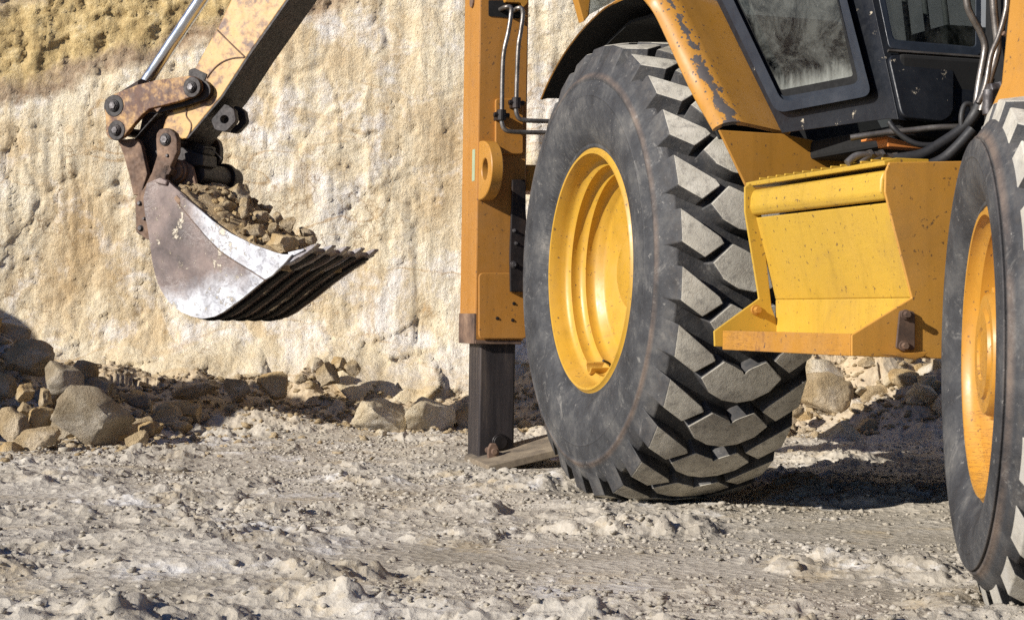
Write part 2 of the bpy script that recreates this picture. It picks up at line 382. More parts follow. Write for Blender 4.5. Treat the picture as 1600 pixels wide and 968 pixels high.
def groundmat():
    mt, t, b = newmat('chalky quarry mud'); N = NB(t); v = N.obj(); s = N.sep(v)
    n = N.noise(v, 2.1, 10, .68); n2 = N.noise(v, 20, 9, .72); n4 = N.noise(v, 75, 6, .7)
    col = N.ramp(n, [(.30, (.30, .262, .20)), (.48, (.425, .38, .31)), (.68, (.54, .495, .42))])
    wm = N.noise(N.scaled(v, 1.6, 1.5, 3), 1.5, 9, .74, .5)
    col = N.mix(N.mapr(wm, .56, .65, 0, .65), col, (.68, .67, .66))
    oc = N.mapr(N.noise(v, 3.7, 8, .7), .54, .66)
    col = N.mix(N.math('MULTIPLY', oc, .5), col, (.47, .36, .20))
    col = N.mix(N.mapr(n2, .56, .72, 0, .35), col, (.34, .28, .20))
    col = N.mix(N.mapr(n4, .54, .68, 0, .3), col, (.70, .66, .58))
    col = N.mix(N.mapr(N.noise(v, 140, 4, .7), .55, .68, 0, .25), col, (.26, .21, .15))
    # earth near the wall is warmer
    col = N.mix(N.mapr(N.math('ADD', s[1], N.math('MULTIPLY', n, 1.0)), 8.6, 9.5, 0, .85), col, N.ramp(n2, [(.35, (.36, .26, .15)), (.6, (.56, .45, .30))]))
    link(t, col, b.inputs['Base Color']); b.inputs['Roughness'].default_value = .93; b.inputs['Specular IOR Level'].default_value = .2
    h = N.math('ADD', n2, N.math('MULTIPLY', n4, .45))
    h = N.math('ADD', h, N.math('MULTIPLY', N.math('MULTIPLY', N.vor(v, 45), N.vor(v, 45)), .8))
    link(t, N.bump(h, .006, 1.0), b.inputs['Normal']); return mt
M['ground'] = groundmat()

# ------------------------------------------------------------------ mesh helpers
def frame(d):
    d = Vector(d).normalized(); a = Vector((0, 0, 1)) if abs(d.z) < .9 else Vector((1, 0, 0))
    x = d.cross(a).normalized(); return x, d.cross(x).normalized()
class MB:
    def __init__(s): s.v = []; s.f = []; s.m = []; s.wear = []
    def add(s, vs_, fs, m=0):
        o = len(s.v); s.v += [tuple(p) for p in vs_]
        for f in fs: s.f.append([i + o for i in f]); s.m.append(m)
    def prism(s, pts, ext, m=0):
        """closed polygon (3D points) extruded by the vector ext"""
        n = len(pts); ext = Vector(ext); a = [Vector(p) for p in pts]
        s.add(a + [p + ext for p in a], [list(range(n))[::-1], list(range(n, 2 * n))] + [[i, (i + 1) % n, (i + 1) % n + n, i + n] for i in range(n)], m)
    def box(s, lo, hi, m=0):
        x0, y0, z0 = lo; x1, y1, z1 = hi
        s.prism([(x0, y0, z0), (x1, y0, z0), (x1, y1, z0), (x0, y1, z0)], (0, 0, z1 - z0), m)
    def cyl(s, p0, p1, r, seg=24, r1=None, m=0):
        p0 = Vector(p0); p1 = Vector(p1); x, y = frame(p1 - p0); r1 = r if r1 is None else r1
        a = [p0 + (x * math.cos(2 * PI * i / seg) + y * math.sin(2 * PI * i / seg)) * r for i in range(seg)]
        b = [p1 + (x * math.cos(2 * PI * i / seg) + y * math.sin(2 * PI * i / seg)) * r1 for i in range(seg)]
        s.add(a + b, [list(range(seg))[::-1], list(range(seg, 2 * seg))] + [[i, (i + 1) % seg, (i + 1) % seg + seg, i + seg] for i in range(seg)], m)
    def tube(s, pts, r, seg=12, sub=5, m=0):
        P = [Vector(p) for p in pts]
        # rounded corners: Catmull-Rom kept tight
        Q = []
        for i in range(len(P) - 1):
            a = P[max(0, i - 1)]; b = P[i]; c = P[i + 1]; d = P[min(len(P) - 1, i + 2)]
            for k in range(sub):
                t = k / sub
                Q.append(0.5 * ((2 * b) + (c - a) * t + (2 * a - 5 * b + 4 * c - d) * t * t + (3 * b - a - 3 * c + d) * t ** 3))
        Q.append(P[-1])
        vs_ = []; x = None
        for i, p in enumerate(Q):
            d = (Q[min(i + 1, len(Q) - 1)] - Q[max(0, i - 1)]).normalized()
            if x is None: x, y = frame(d)
            else: x = (x - d * x.dot(d)).normalized(); y = d.cross(x)
            vs_ += [p + (x * math.cos(2 * PI * k / seg) + y * math.sin(2 * PI * k / seg)) * r for k in range(seg)]
        fs = [[i * seg + k, i * seg + (k + 1) % seg, (i + 1) * seg + (k + 1) % seg, (i + 1) * seg + k] for i in range(len(Q) - 1) for k in range(seg)]
        fs += [list(range(seg))[::-1], [len(vs_) - seg + k for k in range(seg)]]
        s.add(vs_, fs, m)
    def lathe(s, prof, seg=96, c=(0, 0, 0), closed=False, m=0):
        """profile (n, r) turned about the machine's n axis through c"""
        k = len(prof); vs_ = []
        for j in range(seg):
            a = 2 * PI * j / seg
            vs_ += [(c[0] + r * math.cos(a), c[1] + n, c[2] + r * math.sin(a)) for n, r in prof]
        e = k if closed else k - 1
        s.add(vs_, [[j * k + i, j * k + (i + 1) % k, ((j + 1) % seg) * k + (i + 1) % k, ((j + 1) % seg) * k + i] for j in range(seg) for i in range(e)], m)
    def build(s, name, mats, parent=None, bevel=0, smooth=None, loc=None, rot=None, segs=2):
        me = bpy.data.meshes.new(name); me.from_pydata(s.v, [], s.f)
        if not isinstance(mats, (list, tuple)): mats = [mats]
        for x in mats: me.materials.append(x)
        if len(mats) > 1: me.polygons.foreach_set('material_index', s.m)
        bm = bmesh.new(); bm.from_mesh(me); bmesh.ops.recalc_face_normals(bm, faces=bm.faces); bm.to_mesh(me); bm.free()
        me.update()
        o = bpy.data.objects.new(name, me); C.objects.link(o); o.parent = parent
        if loc: o.location = loc
        if rot: o.rotation_euler = rot
        if bevel:
            b = o.modifiers.new('edge', 'BEVEL'); b.width = bevel; b.segments = segs; b.limit_method = 'ANGLE'; b.angle_limit = R(28); b.harden_normals = False
        if smooth:
            me.polygons.foreach_set('use_smooth', [True] * len(me.polygons)); me.set_sharp_from_angle(angle=R(smooth))
        return o
def attr(o, name, vals):
    a = o.data.attributes.new(name, 'FLOAT', 'POINT'); a.data.foreach_set('value', vals)
def tag(o, label=None, cat=None, group=None, kind=None):
    if label: o['label'] = label
    if cat: o['category'] = cat
    if group: o['group'] = group
    if kind: o['kind'] = kind
    return o
def disc(px, py, fn, rpx, n=10, a0=0, a1=2 * PI, sx=1):      # pixel circle as outline points
    return [fn(px + math.cos(a0 + (a1 - a0) * i / n) * rpx * sx, py + math.sin(a0 + (a1 - a0) * i / n) * rpx) for i in range(n)]

# ------------------------------------------------------------------ ground
def ground_h(x, y, fine=True):
    x = np.asarray(x, float); y = np.asarray(y, float)
    h = .035 * fbm(x * .8, y * .8, 0, 3)
    rx = x * .95 + y * .31; ry = -x * .31 + y * .95
    wx_ = .22 * gn(rx * 1.9, ry * 2.6, 41); wy_ = .16 * gn(rx * 1.9, ry * 2.6, 47)
    qx, qy = rx + wx_, ry + wy_
    pat = sst(-.20, .40, fbm(rx * 1.0 + 3, ry * 2.4, 8, 3))
    # trodden flats, and on them lumps and scarps of drying mud with a steep lee side
    def saw(t): f = t - np.floor(t); return np.where(f < .80, f / .80, (1 - f) / .20)
    wn = gn(x * 2.1, y * 2.3, 60) + .45 * gn(x * 5, y * 5, 61); wn2 = gn(x * 5, y * 5.5, 63) + .5 * gn(x * 11, y * 12, 64)
    m1 = sst(-.10, .35, gn(x * 1.5, y * 1.9, 70) + .4 * gn(x * 4, y * 4, 71)); m2 = sst(-.05, .35, gn(x * 3.1, y * 3.4, 73) + .4 * gn(x * 8, y * 8, 71))
    h = h + .018 * saw(x * 1.7 + y * .8 + 1.0 * wn) * m1 * (.30 + .85 * pat)
    h = h + .016 * saw(x * 4.1 + y * 1.9 + 1.0 * wn2) * m2 * (.25 + .85 * pat)
    b1 = gn(qx * 4.3, qy * 4.8, 3.3); l1 = sst(.10, .45, b1); h = h + .006 * l1 * (.15 + .95 * pat)
    tr = fbm(x * 2.7 + .25 * gn(x * 9, y * 9, 5), y * 3.1, 91, 5, g=.55); h = h + .0095 * (sst(.04, .08, tr) + 1.1 * sst(.24, .29, tr) - .9 * sst(-.16, -.21, tr)) * (.25 + .9 * pat)
    tr = fbm(x * 7.5, y * 8.5, 94, 4, g=.55); h = h + .0075 * (sst(.12, .19, tr) - .8 * sst(-.16, -.24, tr)) * (.3 + .8 * pat)
    b2 = gn(x * 10, y * 11, 5.3); l2 = sst(.10, .45, b2); h = h + .009 * l2 * (.2 + .9 * pat)
    b3 = gn(x * 22, y * 24, 6.3); h = h + .0065 * sst(.08, .40, b3) * (.2 + .85 * pat)
    h = h - .018 * sst(.22, .50, gn(qx * 2.6 + 9, qy * 3.4, 13))
    # ruts pressed across, faint
    h = h - .010 * sst(.10, .02, np.abs(ry - 3.9 - .25 * gn(x * .6, 0 * x, 50))) - .008 * sst(.08, .02, np.abs(ry - 5.2 - .3 * gn(x * .5, 0 * x, 52)))
    dr = sst(.0, .30, gn(x * 1.7, y * 2.6, 14) + .3 * gn(x * 6, y * 6, 15))
    if fine:
        f1, e1 = facets(x * 19 + gn(x * 9, y * 9, 1), y * 22 + gn(x * 9, y * 9, 2), 3, 1.3); h = h + .004 * f1 * (.8 * l1 + l2 * .6 + .25 * dr * pat)
        f2, e2 = facets(x * 38, y * 42, 9, 1.2); h = h + .0026 * f2 * (.10 + dr * .4 * pat + .7 * l1)
        h = h + .0040 * fbm(x * 13, y * 22, 2, 5, g=.6) * (.4 + l1)
    # heap behind, left of the digging bucket
    d = np.hypot((x + 2.75) / 1.20, (y - 8.30) / 1.0)
    h = h + .46 * sst(1.15, 0.0, d) * (1 + .35 * fbm(x * 3, y * 3, 6, 3))
    # unseen spoil mound beyond it, added to cast the shadow along the wall foot
    d = np.hypot((x + 3.8) / 1.3, (y - 7.3) / 1.5)
    h = h + 1.62 * sst(1.05, .1, d) * (1 + .10 * fbm(x * 1.4, y * 1.4, 2, 3))
    # debris apron at the foot of the wall
    ap = sst(8.75, 9.75, y + .35 * fbm(x * .8, 0 * x, 4, 3))
    lump, e = facets(x * 3.4, y * 4.4, 5, 1.1)
    h = h + ap * (.24 + .05 * lump + .10 * np.clip(fbm(x * 1.5, y * 2.4, 7, 4), -.6, 1))
    d = np.hypot((x + 5.0) / 1.45, (y - 8.35) / 1.3)  # second unseen mound, raised to shade the wall's left edge
    h = np.maximum(h, 1.68 * sst(1.05, .1, d) * (1 + .10 * fbm(x * 1.4, y * 1.4, 2, 3)))
    # bank of broken rock behind the machine
    d = np.hypot((x - 2.35) / 1.35, (y - 9.2) / 1.15)
    h = h + .42 * sst(1.05, .1, d) * (1 + .35 * fbm(x * 3, y * 3, 36, 4)) + .05 * sst(1, .6, d) * facets(x * 5, y * 6, 7, 1.2)[0]
    # low ridge of pushed-up dirt beside the two pale boulders
    d = np.hypot((x + 1.15) / .55, (y - 8.35) / .22)
    h = h + .07 * sst(1.1, 0, d) * (1 + .8 * fbm(x * 7, y * 7, 3, 3))
    # pressed flat where the tyres and the foot stand
    for cx, cy, rx_, ry_ in ((.45, 5.42, .34, .28), (1.06, 3.38, .20, .22), (.06, 6.66, .4, .3)):
        d = np.hypot((x - cx) / rx_, (y - cy) / ry_)
        h = h * (.25 + .75 * sst(.7, 1.5, d)) + (.012 if cx != .06 else 0) * sst(1.7, 1.2, d) * sst(.8, 1.1, d) * 1.5
    return h
def gh(x, y): return float(ground_h(np.array([x]), np.array([y]), False)[0])
def graded(a, b, fa, fb, fine, coarse):
    """coordinates: step fine between fa..fb, growing to coarse outside"""
    mid = list(np.arange(fa, fb, fine)); s = fine; x = fb; hi = []
    while x < b: hi.append(x); s = min(coarse, s * 1.12); x += s
    hi.append(b); s = fine; x = fa; lo = []
    while x > a: s = min(coarse, s * 1.12); x -= s; lo.append(max(x, a))
    return np.array(lo[::-1] + mid + hi)
def sheet(name, X, Y, Z, mat, **kw):
    ny, nx = X.shape
    me = bpy.data.meshes.new(name); co = np.stack([X, Y, Z], -1).reshape(-1, 3)
    i = np.arange((ny - 1) * (nx - 1)); r = i // (nx - 1); c = i % (nx - 1); a = r * nx + c
    q = np.stack([a, a + 1, a + nx + 1, a + nx], -1)
    me.vertices.add(len(co)); me.vertices.foreach_set('co', co.ravel())
    me.loops.add(q.size); me.loops.foreach_set('vertex_index', q.ravel())
    me.polygons.add(len(q)); me.polygons.foreach_set('loop_start', np.arange(len(q)) * 4)
    me.update(calc_edges=True); me.validate(); me.materials.append(mat)
    me.polygons.foreach_set('use_smooth', np.ones(len(q), bool))
    o = bpy.data.objects.new(name, me); C.objects.link(o); o['kind'] = 'structure'
    return o
gx = graded(-60, 60, -2.3, 2.6, .0068, 3); gy = graded(-60, 60, 2.0, 6.4, .0085, 3)
gy = np.concatenate([gy[gy < 6.4], np.arange(6.4, 10.6, .0155)])
yy = 10.6; s_ = .02; ext = []
while yy < 60: ext.append(yy); s_ = min(3, s_ * 1.2); yy += s_
gy = np.concatenate([gy, ext, [60]])
GX, GY = np.meshgrid(gx, gy)
ground = sheet('ground', GX, GY, ground_h(GX, GY), M['ground'])

# ------------------------------------------------------------------ the quarry wall
def wall_y(x, z):
    y = 9.62 + .07 * z + .09 * fbm(x * .45, z * .45, 1, 3)
    y = y + .018 * fbm(x * 1.3, z * .7, 2, 4)
    y = y + .014 * gn(x * 6.5, z * .8, 3) + .007 * gn(x * 17, z * 1.6, 5) + .004 * gn(x * 38, z * 4, 6)       # scraped by bucket teeth
    u_, v_ = x + .10 * gn(x * 3, z * 3, 1), z + .10 * gn(x * 3, z * 3, 6)
    f, e = facets(u_ * 2.6, v_ * 1.9, 4, 1.0)
    y = y + .008 * f
    msk = sst(-.02, .30, fbm(x * 1.3, z * 1.2, 12, 3))
    f, e = facets(u_ * 8 + .5 * gn(x * 12, z * 12, 1), v_ * 6, 6, 1.3); y = y + .003 * f * (.15 + msk)
    f, e = facets(x * 21 + .6 * gn(x * 20, z * 20, 1), z * 17, 8, 1.3); y = y + .0028 * f * (.35 + msk)
    y = y + .0055 * fbm(x * 16, z * 6, 9, 5, g=.66) * (.5 + msk)
    tr = fbm(x * 3.0 + .3 * gn(x * 8, z * 8, 4), z * 1.7, 81, 5, g=.58); y = y - .0045 * (sst(.06, .14, tr) + sst(.26, .30, tr) - sst(-.12, -.16, tr) - sst(-.32, -.36, tr))
    tr = fbm(x * 9, z * 5, 84, 4, g=.55); y = y - .0030 * (sst(.16, .26, tr) - sst(-.18, -.28, tr)) * (.25 + msk)
    ck_ = np.abs(fbm(x * 5 + .5 * gn(x * 9, z * 9, 2), z * 2.6, 57, 4)); y = y + .012 * sst(.03, .0, ck_) * sst(.0, .3, gn(x * 1.6, z * 1.6, 58))
    f3, e3 = facets(u_ * 5, v_ * 2.4, 14, .9); y = y + .012 * sst(.15, .0, e3) * sst(.1, .3, gn(x * 1.2, z * 1.2, 59)) + .003 * np.round(f3 * 2) / 2 * msk
    crk = np.abs(fbm(x * 2.0, z * .9, 27, 3)); y = y + .018 * sst(.018, .0, crk) * sst(-.1, .3, gn(x, z, 28))
    bd = z - (.31 * x + 2.55) + .16 * fbm(x * 2, z * 2, 15, 3)
    s = sst(-.03, .10, bd)
    y = y + s * (.02 + .034 * fbm(x * 6, z * 6, 16, 6, g=.72) + .012 * facets(x * 13, z * 13, 18, 1.2)[0])
    # foot swells outward
    y = y - .28 * sst(.55, .0, z) * (1 + .5 * fbm(x * 1.6, z * 2, 14, 4)) - .05 * sst(.5, .1, z) * facets(x * 5, z * 6, 12, 1.1)[0]
    # beyond the left side it swings towards the viewer
    return y
wx = graded(-30, 30, -3.2, 2.4, .0135, 1.5); wz = np.concatenate([np.arange(-.3, 2.75, .0135), np.arange(2.75, 5.0, .08)])
WX, WZ = np.meshgrid(wx, wz)
wy = wall_y(WX, WZ)
wall = sheet('quarry_wall', WX, wy, WZ, M['wall'])
# a plateau behind the crest so it is not a paper edge
del wall['kind']
# closing top sheet joins the same mesh
bm = bmesh.new(); bm.from_mesh(wall.data); bm.verts.ensure_lookup_table()
nx = len(wx); top = [bm.verts[(len(wz) - 1) * nx + i] for i in range(nx)]
back = [bm.verts.new((v.co.x, 40, 5.2)) for v in top]
for i in range(nx - 1):
    f = bm.faces.new((top[i], top[i + 1], back[i + 1], back[i])); f.smooth = True
bm.to_mesh(wall.data); bm.free()
tag(wall, 'tall pale yellow earth wall of the quarry with coarse brown soil along its upper edge', 'wall')

# ------------------------------------------------------------------ rocks
def rock(name, loc, size, mat, seed, rot=None, label=None, group=None, sub=4, sharp=1.0, cat='rock', rough=1.0):
    bm = bmesh.new(); bmesh.ops.create_icosphere(bm, subdivisions=sub, radius=1)
    co = np.array([v.co[:] for v in bm.verts]); rs = np.random.RandomState(seed)
    # planar cuts give broken faces
    n = rs.randn(17, 3); n /= np.linalg.norm(n, axis=1)[:, None]; d = rs.uniform(.50, .85, 17)
    for k in range(17):
        p = co @ n[k]; over = np.clip(p - d[k], 0, None); co = co - (over * sharp * 1.0)[:, None] * n[k]
    q = co * 1.7 + seed * 3.1
    dsp = .08 * rough * fbm(q[:, 0], q[:, 1], q[:, 2], 4) + .060 * rough * fbm(q[:, 0] * 3.4, q[:, 1] * 3.4, q[:, 2] * 3.4, 4, g=.6)
    nn = co / np.linalg.norm(co, axis=1)[:, None]
    co = co + nn * dsp[:, None]
    co = co * np.array(size)
    for v, c in zip(bm.verts, co): v.co = c
    me = bpy.data.meshes.new(name); bm.to_mesh(me); bm.free(); me.materials.append(M[mat])
    me.polygons.foreach_set('use_smooth', [True] * len(me.polygons)); me.set_sharp_from_angle(angle=R(38))
    o = bpy.data.objects.new(name, me); C.objects.link(o); o.location = loc
    o.rotation_euler = rot or (rs.uniform(-.4, .4), rs.uniform(-.4, .4), rs.uniform(0, 6.28))
    return tag(o, label, cat, group)
def prock(px, py, y, wpx, hpx, mat, seed, label, name='boulder', group=None, rot=None, dpt=.8, sub=4, sharp=1.0, rough=1.0):
    """a rock whose middle shows at (px, py) and stands at world depth y"""
    p = WY(px, py, y); k = y / FPX
    return rock(name, p, (wpx * k * .66, wpx * k * .55 * dpt, hpx * k * .66), mat, seed, rot or (0, 0, 0), label, group, sub, sharp, name if name != 'boulder' else 'boulder', rough)
B = [
 (143, 653, 7.25, 114, 100, 'rock_grey', 66, 'largest slab-like boulder of the rubble heap, leaning with pitted face', (.15, .42, .3)),
 (45, 560, 7.9, 70, 48, 'rock', 3, 'flat-topped tan boulder crowning the rubble heap', (0, .12, .2)),
 (97, 590, 7.7, 62, 50, 'rock_grey', 4, 'rounded shaded boulder just behind the largest slab of the heap', (0, .1, .5)),
 (151, 606, 8.2, 52, 44, 'rock_grey', 5, 'dark pointed boulder behind the slab of the rubble heap', (0, .1, .2)),
 (18, 665, 7.1, 50, 46, 'rock', 6, 'knobbly tan rock low on the heap at the photo edge', (0, -.4, .2)),
 (62, 652, 7.2, 46, 40, 'rock_gold', 7, 'warm brown rock wedged between knobbly rock and large slab', (0, 0, .9)),
 (58, 686, 7.0, 66, 32, 'rock', 8, 'long low rock lying on its side below the heap', (0, -.15, .1)),
 (16, 706, 6.95, 40, 32, 'rock_gold', 9, 'squarish yellowish rock lowest in the heap corner', (0, .1, .3)),
 (90, 722, 6.8, 44, 26, 'rock_pale', 10, 'white rock lying alone in front of the heap', (0, .1, .1)),
 (66, 706, 7.1, 30, 18, 'rock', 11, 'small rock under the long low rock', (0, 0, .4)),
 (590, 653, 8.45, 82, 54, 'rock_pale', 12, 'rounded pale boulder between the wall foot and open ground, half shaded', (.1, 0, .4)),
 (666, 650, 8.5, 88, 68, 'rock_pale', 13, 'blocky pale yellow boulder next to the stabilizer leg', (0, .08, .9)),
 (722, 655, 8.6, 40, 46, 'rock', 14, 'narrow shaded rock wedged beside the stabilizer leg', (0, 0, .2)),
 (597, 676, 8.2, 20, 13, 'rock_pale', 15, 'small pale stone between the two pale boulders', (0, 0, 0)),
 (370, 608, 9.05, 44, 34, 'rock', 16, 'angular rock on the wall foot below the bucket', (0, .2, .5)),
 (427, 600, 9.1, 50, 40, 'rock_gold', 17, 'upright split rock on the wall foot under the bucket', (0, .1, .2)),
 (315, 607, 9.0, 70, 22, 'rock', 18, 'long flat tilted rock on the wall foot', (0, -.25, 0)),
 (510, 585, 9.25, 36, 32, 'rock', 19, 'tallest rock of the small cluster on the wall foot', (0, .2, .2)),
 (528, 568, 9.3, 28, 24, 'rock_gold', 20, 'rounded rock on top of the small cluster', (0, 0, .6)),
 (549, 575, 9.3, 24, 26, 'rock', 21, 'upright rock at the stabilizer side of the small cluster', (0, .1, .1)),
 (493, 572, 9.3, 24, 22, 'rock_pale', 22, 'pale rock at the bucket side of the small cluster', (0, 0, .3)),
 (470, 590, 9.2, 22, 16, 'rock', 23, 'little round rock apart from the small cluster', (0, 0, .2)),
 (1288, 618, 8.7, 84, 64, 'rock', 25, 'large sunlit boulder seen beneath the yellow step box', (0, -.1, .2)),
 (1368, 628, 8.75, 68, 50, 'rock', 26, 'smooth boulder half in the machine shadow beneath the step box', (0, .1, .6)),
 (1270, 578, 9.2, 40, 24, 'rock_pale', 27, 'pale rock on the slope above the sunlit boulder', (0, 0, .2)),
 (1320, 575, 9.2, 44, 20, 'rock', 28, 'flattish rock above the joint of the two boulders', (0, 0, .5)),
 (1240, 640, 8.5, 36, 24, 'rock_gold', 29, 'ochre rock beside the rear tyre on the shaded side', (0, 0, .5)),
 (1236, 592, 9.0, 34, 30, 'rock_grey', 30, 'grey rock peeking out right behind the big tyre', (0, 0, .9)),
 (1236, 707, 7.3, 14, 10, 'rock_grey', 31, 'little dark stone lying alone at the shadow edge', (0, 0, 0)),
]
for i, (px, py, y, a, b_, mt_, sd_, lab, rt) in enumerate(B):
    prock(px, py, y, a, b_, mt_, sd_, lab, 'boulder' if a >= 50 else 'rock', rot=rt)
rs = np.random.RandomState(11)
for k, (px, py, y, a, lab) in enumerate([(8, 600, 7.7, 40, 'tan rock midway up the heap at the photo edge'), (40, 612, 7.55, 36, 'blocky rock under the crowning boulder of the heap'), (70, 622, 7.4, 34, 'wedge of rock just above the large slab on its heap side'),
        (215, 688, 7.2, 34, 'dark rock in shadow on the bucket side of the large slab'), (232, 668, 7.5, 26, 'small dark rock behind the large slab toward the bucket'), (40, 640, 7.3, 30, 'ochre rock above the knobbly rock of the heap'),
        (135, 712, 7.0, 22, 'small rock at the foot of the large slab'), (190, 715, 6.95, 26, 'crumbly clod in front of the large slab')]):
    prock(px, py, y, a, a * .8, ['rock', 'rock_gold', 'rock'][k % 3], 80 + k, lab, 'rock', rot=(.2 * k, .3, k))
# small rocks of the heap, all alike
n_ = 0
while n_ < 110:
    x = rs.uniform(-3.1, -1.45); y = rs.uniform(7.15, 8.8)
    if math.hypot((x + 2.75) / 1.3, (y - 8.15) / 1.1) > 1.0: continue
    s = rs.uniform(.035, .085) * (1 if rs.rand() < .75 else 1.6)
    rock('rubble_rock', (x, y, gh(x, y) + s * .25), (s * rs.uniform(.9, 1.4), s, s * rs.uniform(.6, .9)), ['rock', 'rock_gold', 'rock_grey', 'rock'][rs.randint(4)], 100 + n_, None,
         'small tan rock embedded in the rubble heap at the wall corner', 'small rocks of the rubble heap', 3); n_ += 1
n_ = 0
while n_ < 80:
    x = rs.uniform(-2.3, 2.9); y = rs.uniform(8.55, 9.4) - .15
    s = rs.uniform(.02, .055) * (1 if rs.rand() < .85 else 1.6)
    rock('rubble_rock', (x, y, gh(x, y) + s * .3), (s * rs.uniform(.9, 1.5), s, s * rs.uniform(.6, .95)), ['rock', 'rock_pale', 'rock_gold'][rs.randint(3)], 200 + n_, None,
         'small fallen rock on the debris apron along the wall foot', 'small rocks along the wall foot', 3); n_ += 1

n_ = 0
while n_ < 46:
    x = rs.uniform(1.15, 2.9); y = rs.uniform(8.25, 9.35); s = rs.uniform(.04, .11)
    rock('rubble_rock', (x, y, gh(x, y) + s * .2), (s * rs.uniform(.9, 1.5), s, s * rs.uniform(.6, .95)), ['rock', 'rock_pale', 'rock_gold'][rs.randint(3)], 600 + n_, None,
         'broken rock of the debris slope seen under the machine between its wheels', 'broken rocks behind the machine', 3); n_ += 1
# loose clods and chips over the ground: nobody could count them
def scatter(name, pts, mat, seed, extra=None):
    rs = np.random.RandomState(seed); bm = bmesh.new(); bmesh.ops.create_icosphere(bm, subdivisions=1, radius=1)
    V0 = np.array([v.co[:] for v in bm.verts]); F0 = np.array([[v.index for v in f.verts] for f in bm.faces]); bm.free()
    k = len(V0); n = len(pts); V = np.zeros((n, k, 3))
    sh = [V0 * (1 + .35 * rs.randn(k, 1)) * rs.uniform(.6, 1.2, (1, 3)) for _ in range(24)]
    for i, (x, y, z, s) in enumerate(pts):
        a = rs.uniform(0, 6.28); c, d = math.cos(a), math.sin(a); q = sh[rs.randint(24)] * s * np.array([1.2, 1, .65])
        V[i, :, 0] = x + q[:, 0] * c - q[:, 1] * d; V[i, :, 1] = y + q[:, 0] * d + q[:, 1] * c; V[i, :, 2] = z + q[:, 2]
    F = (F0[None] + (np.arange(n) * k)[:, None, None]).reshape(-1, 3)
    me = bpy.data.meshes.new(name); me.vertices.add(n * k); me.vertices.foreach_set('co', V.ravel())
    me.loops.add(F.size); me.loops.foreach_set('vertex_index', F.ravel()); me.polygons.add(len(F)); me.polygons.foreach_set('loop_start', np.arange(len(F)) * 3)
    me.update(calc_edges=True); me.materials.append(M[mat]); o = bpy.data.objects.new(name, me); C.objects.link(o)
    return o
N1 = 48000
X = rs.uniform(-2.6, 2.8, N1 * 4); Y = 2.1 + 6.6 * rs.rand(N1 * 4) ** .95
keep = gn(X * 1.1, Y * 1.6, 31) + .7 * gn(X * 5, Y * 7, 33) > rs.uniform(-.45, .45, len(X))
X = X[keep][:N1]; Y = Y[keep][:N1]; Z = ground_h(X, Y)
sz = .0018 + .0085 * rs.rand(len(X)) ** 4.0
bigger = rs.rand(len(X)) < .003; sz = np.where(bigger, sz * 2.4, sz)
M['clod'] = stone('mud clods', (.29, .25, .19), (.43, .385, .31), (.54, .49, .42), .4, 3, .003)
o = scatter('gravel', list(zip(X, Y, Z + sz * .2, sz)), 'clod', 4)
tag(o, 'loose clods and stone chips strewn over the churned quarry floor', 'gravel', kind='stuff')
X = rs.uniform(-3.4, 3.2, 7000); Y = rs.uniform(8.3, 9.6, 7000); X2 = rs.normal(-2.4, .6, 3500); Y2 = rs.normal(7.9, .5, 3500)
X = np.concatenate([X, X2]); Y = np.concatenate([Y, Y2]); Z = ground_h(X, Y); sz = .006 + .018 * rs.rand(len(X)) ** 3
o = scatter('rubble', list(zip(X, Y, Z + sz * .3, sz)), 'rock', 5)
tag(o, 'fine rubble covering the heap and the foot of the earth wall', 'rubble', kind='stuff')

# ------------------------------------------------------------------ the backhoe loader
root = bpy.data.objects.new('backhoe_loader', None); C.objects.link(root); root.matrix_world = MROOT
tag(root, 'yellow backhoe loader with chipped paint, digging bucket full of earth, standing before the quarry wall', 'backhoe')

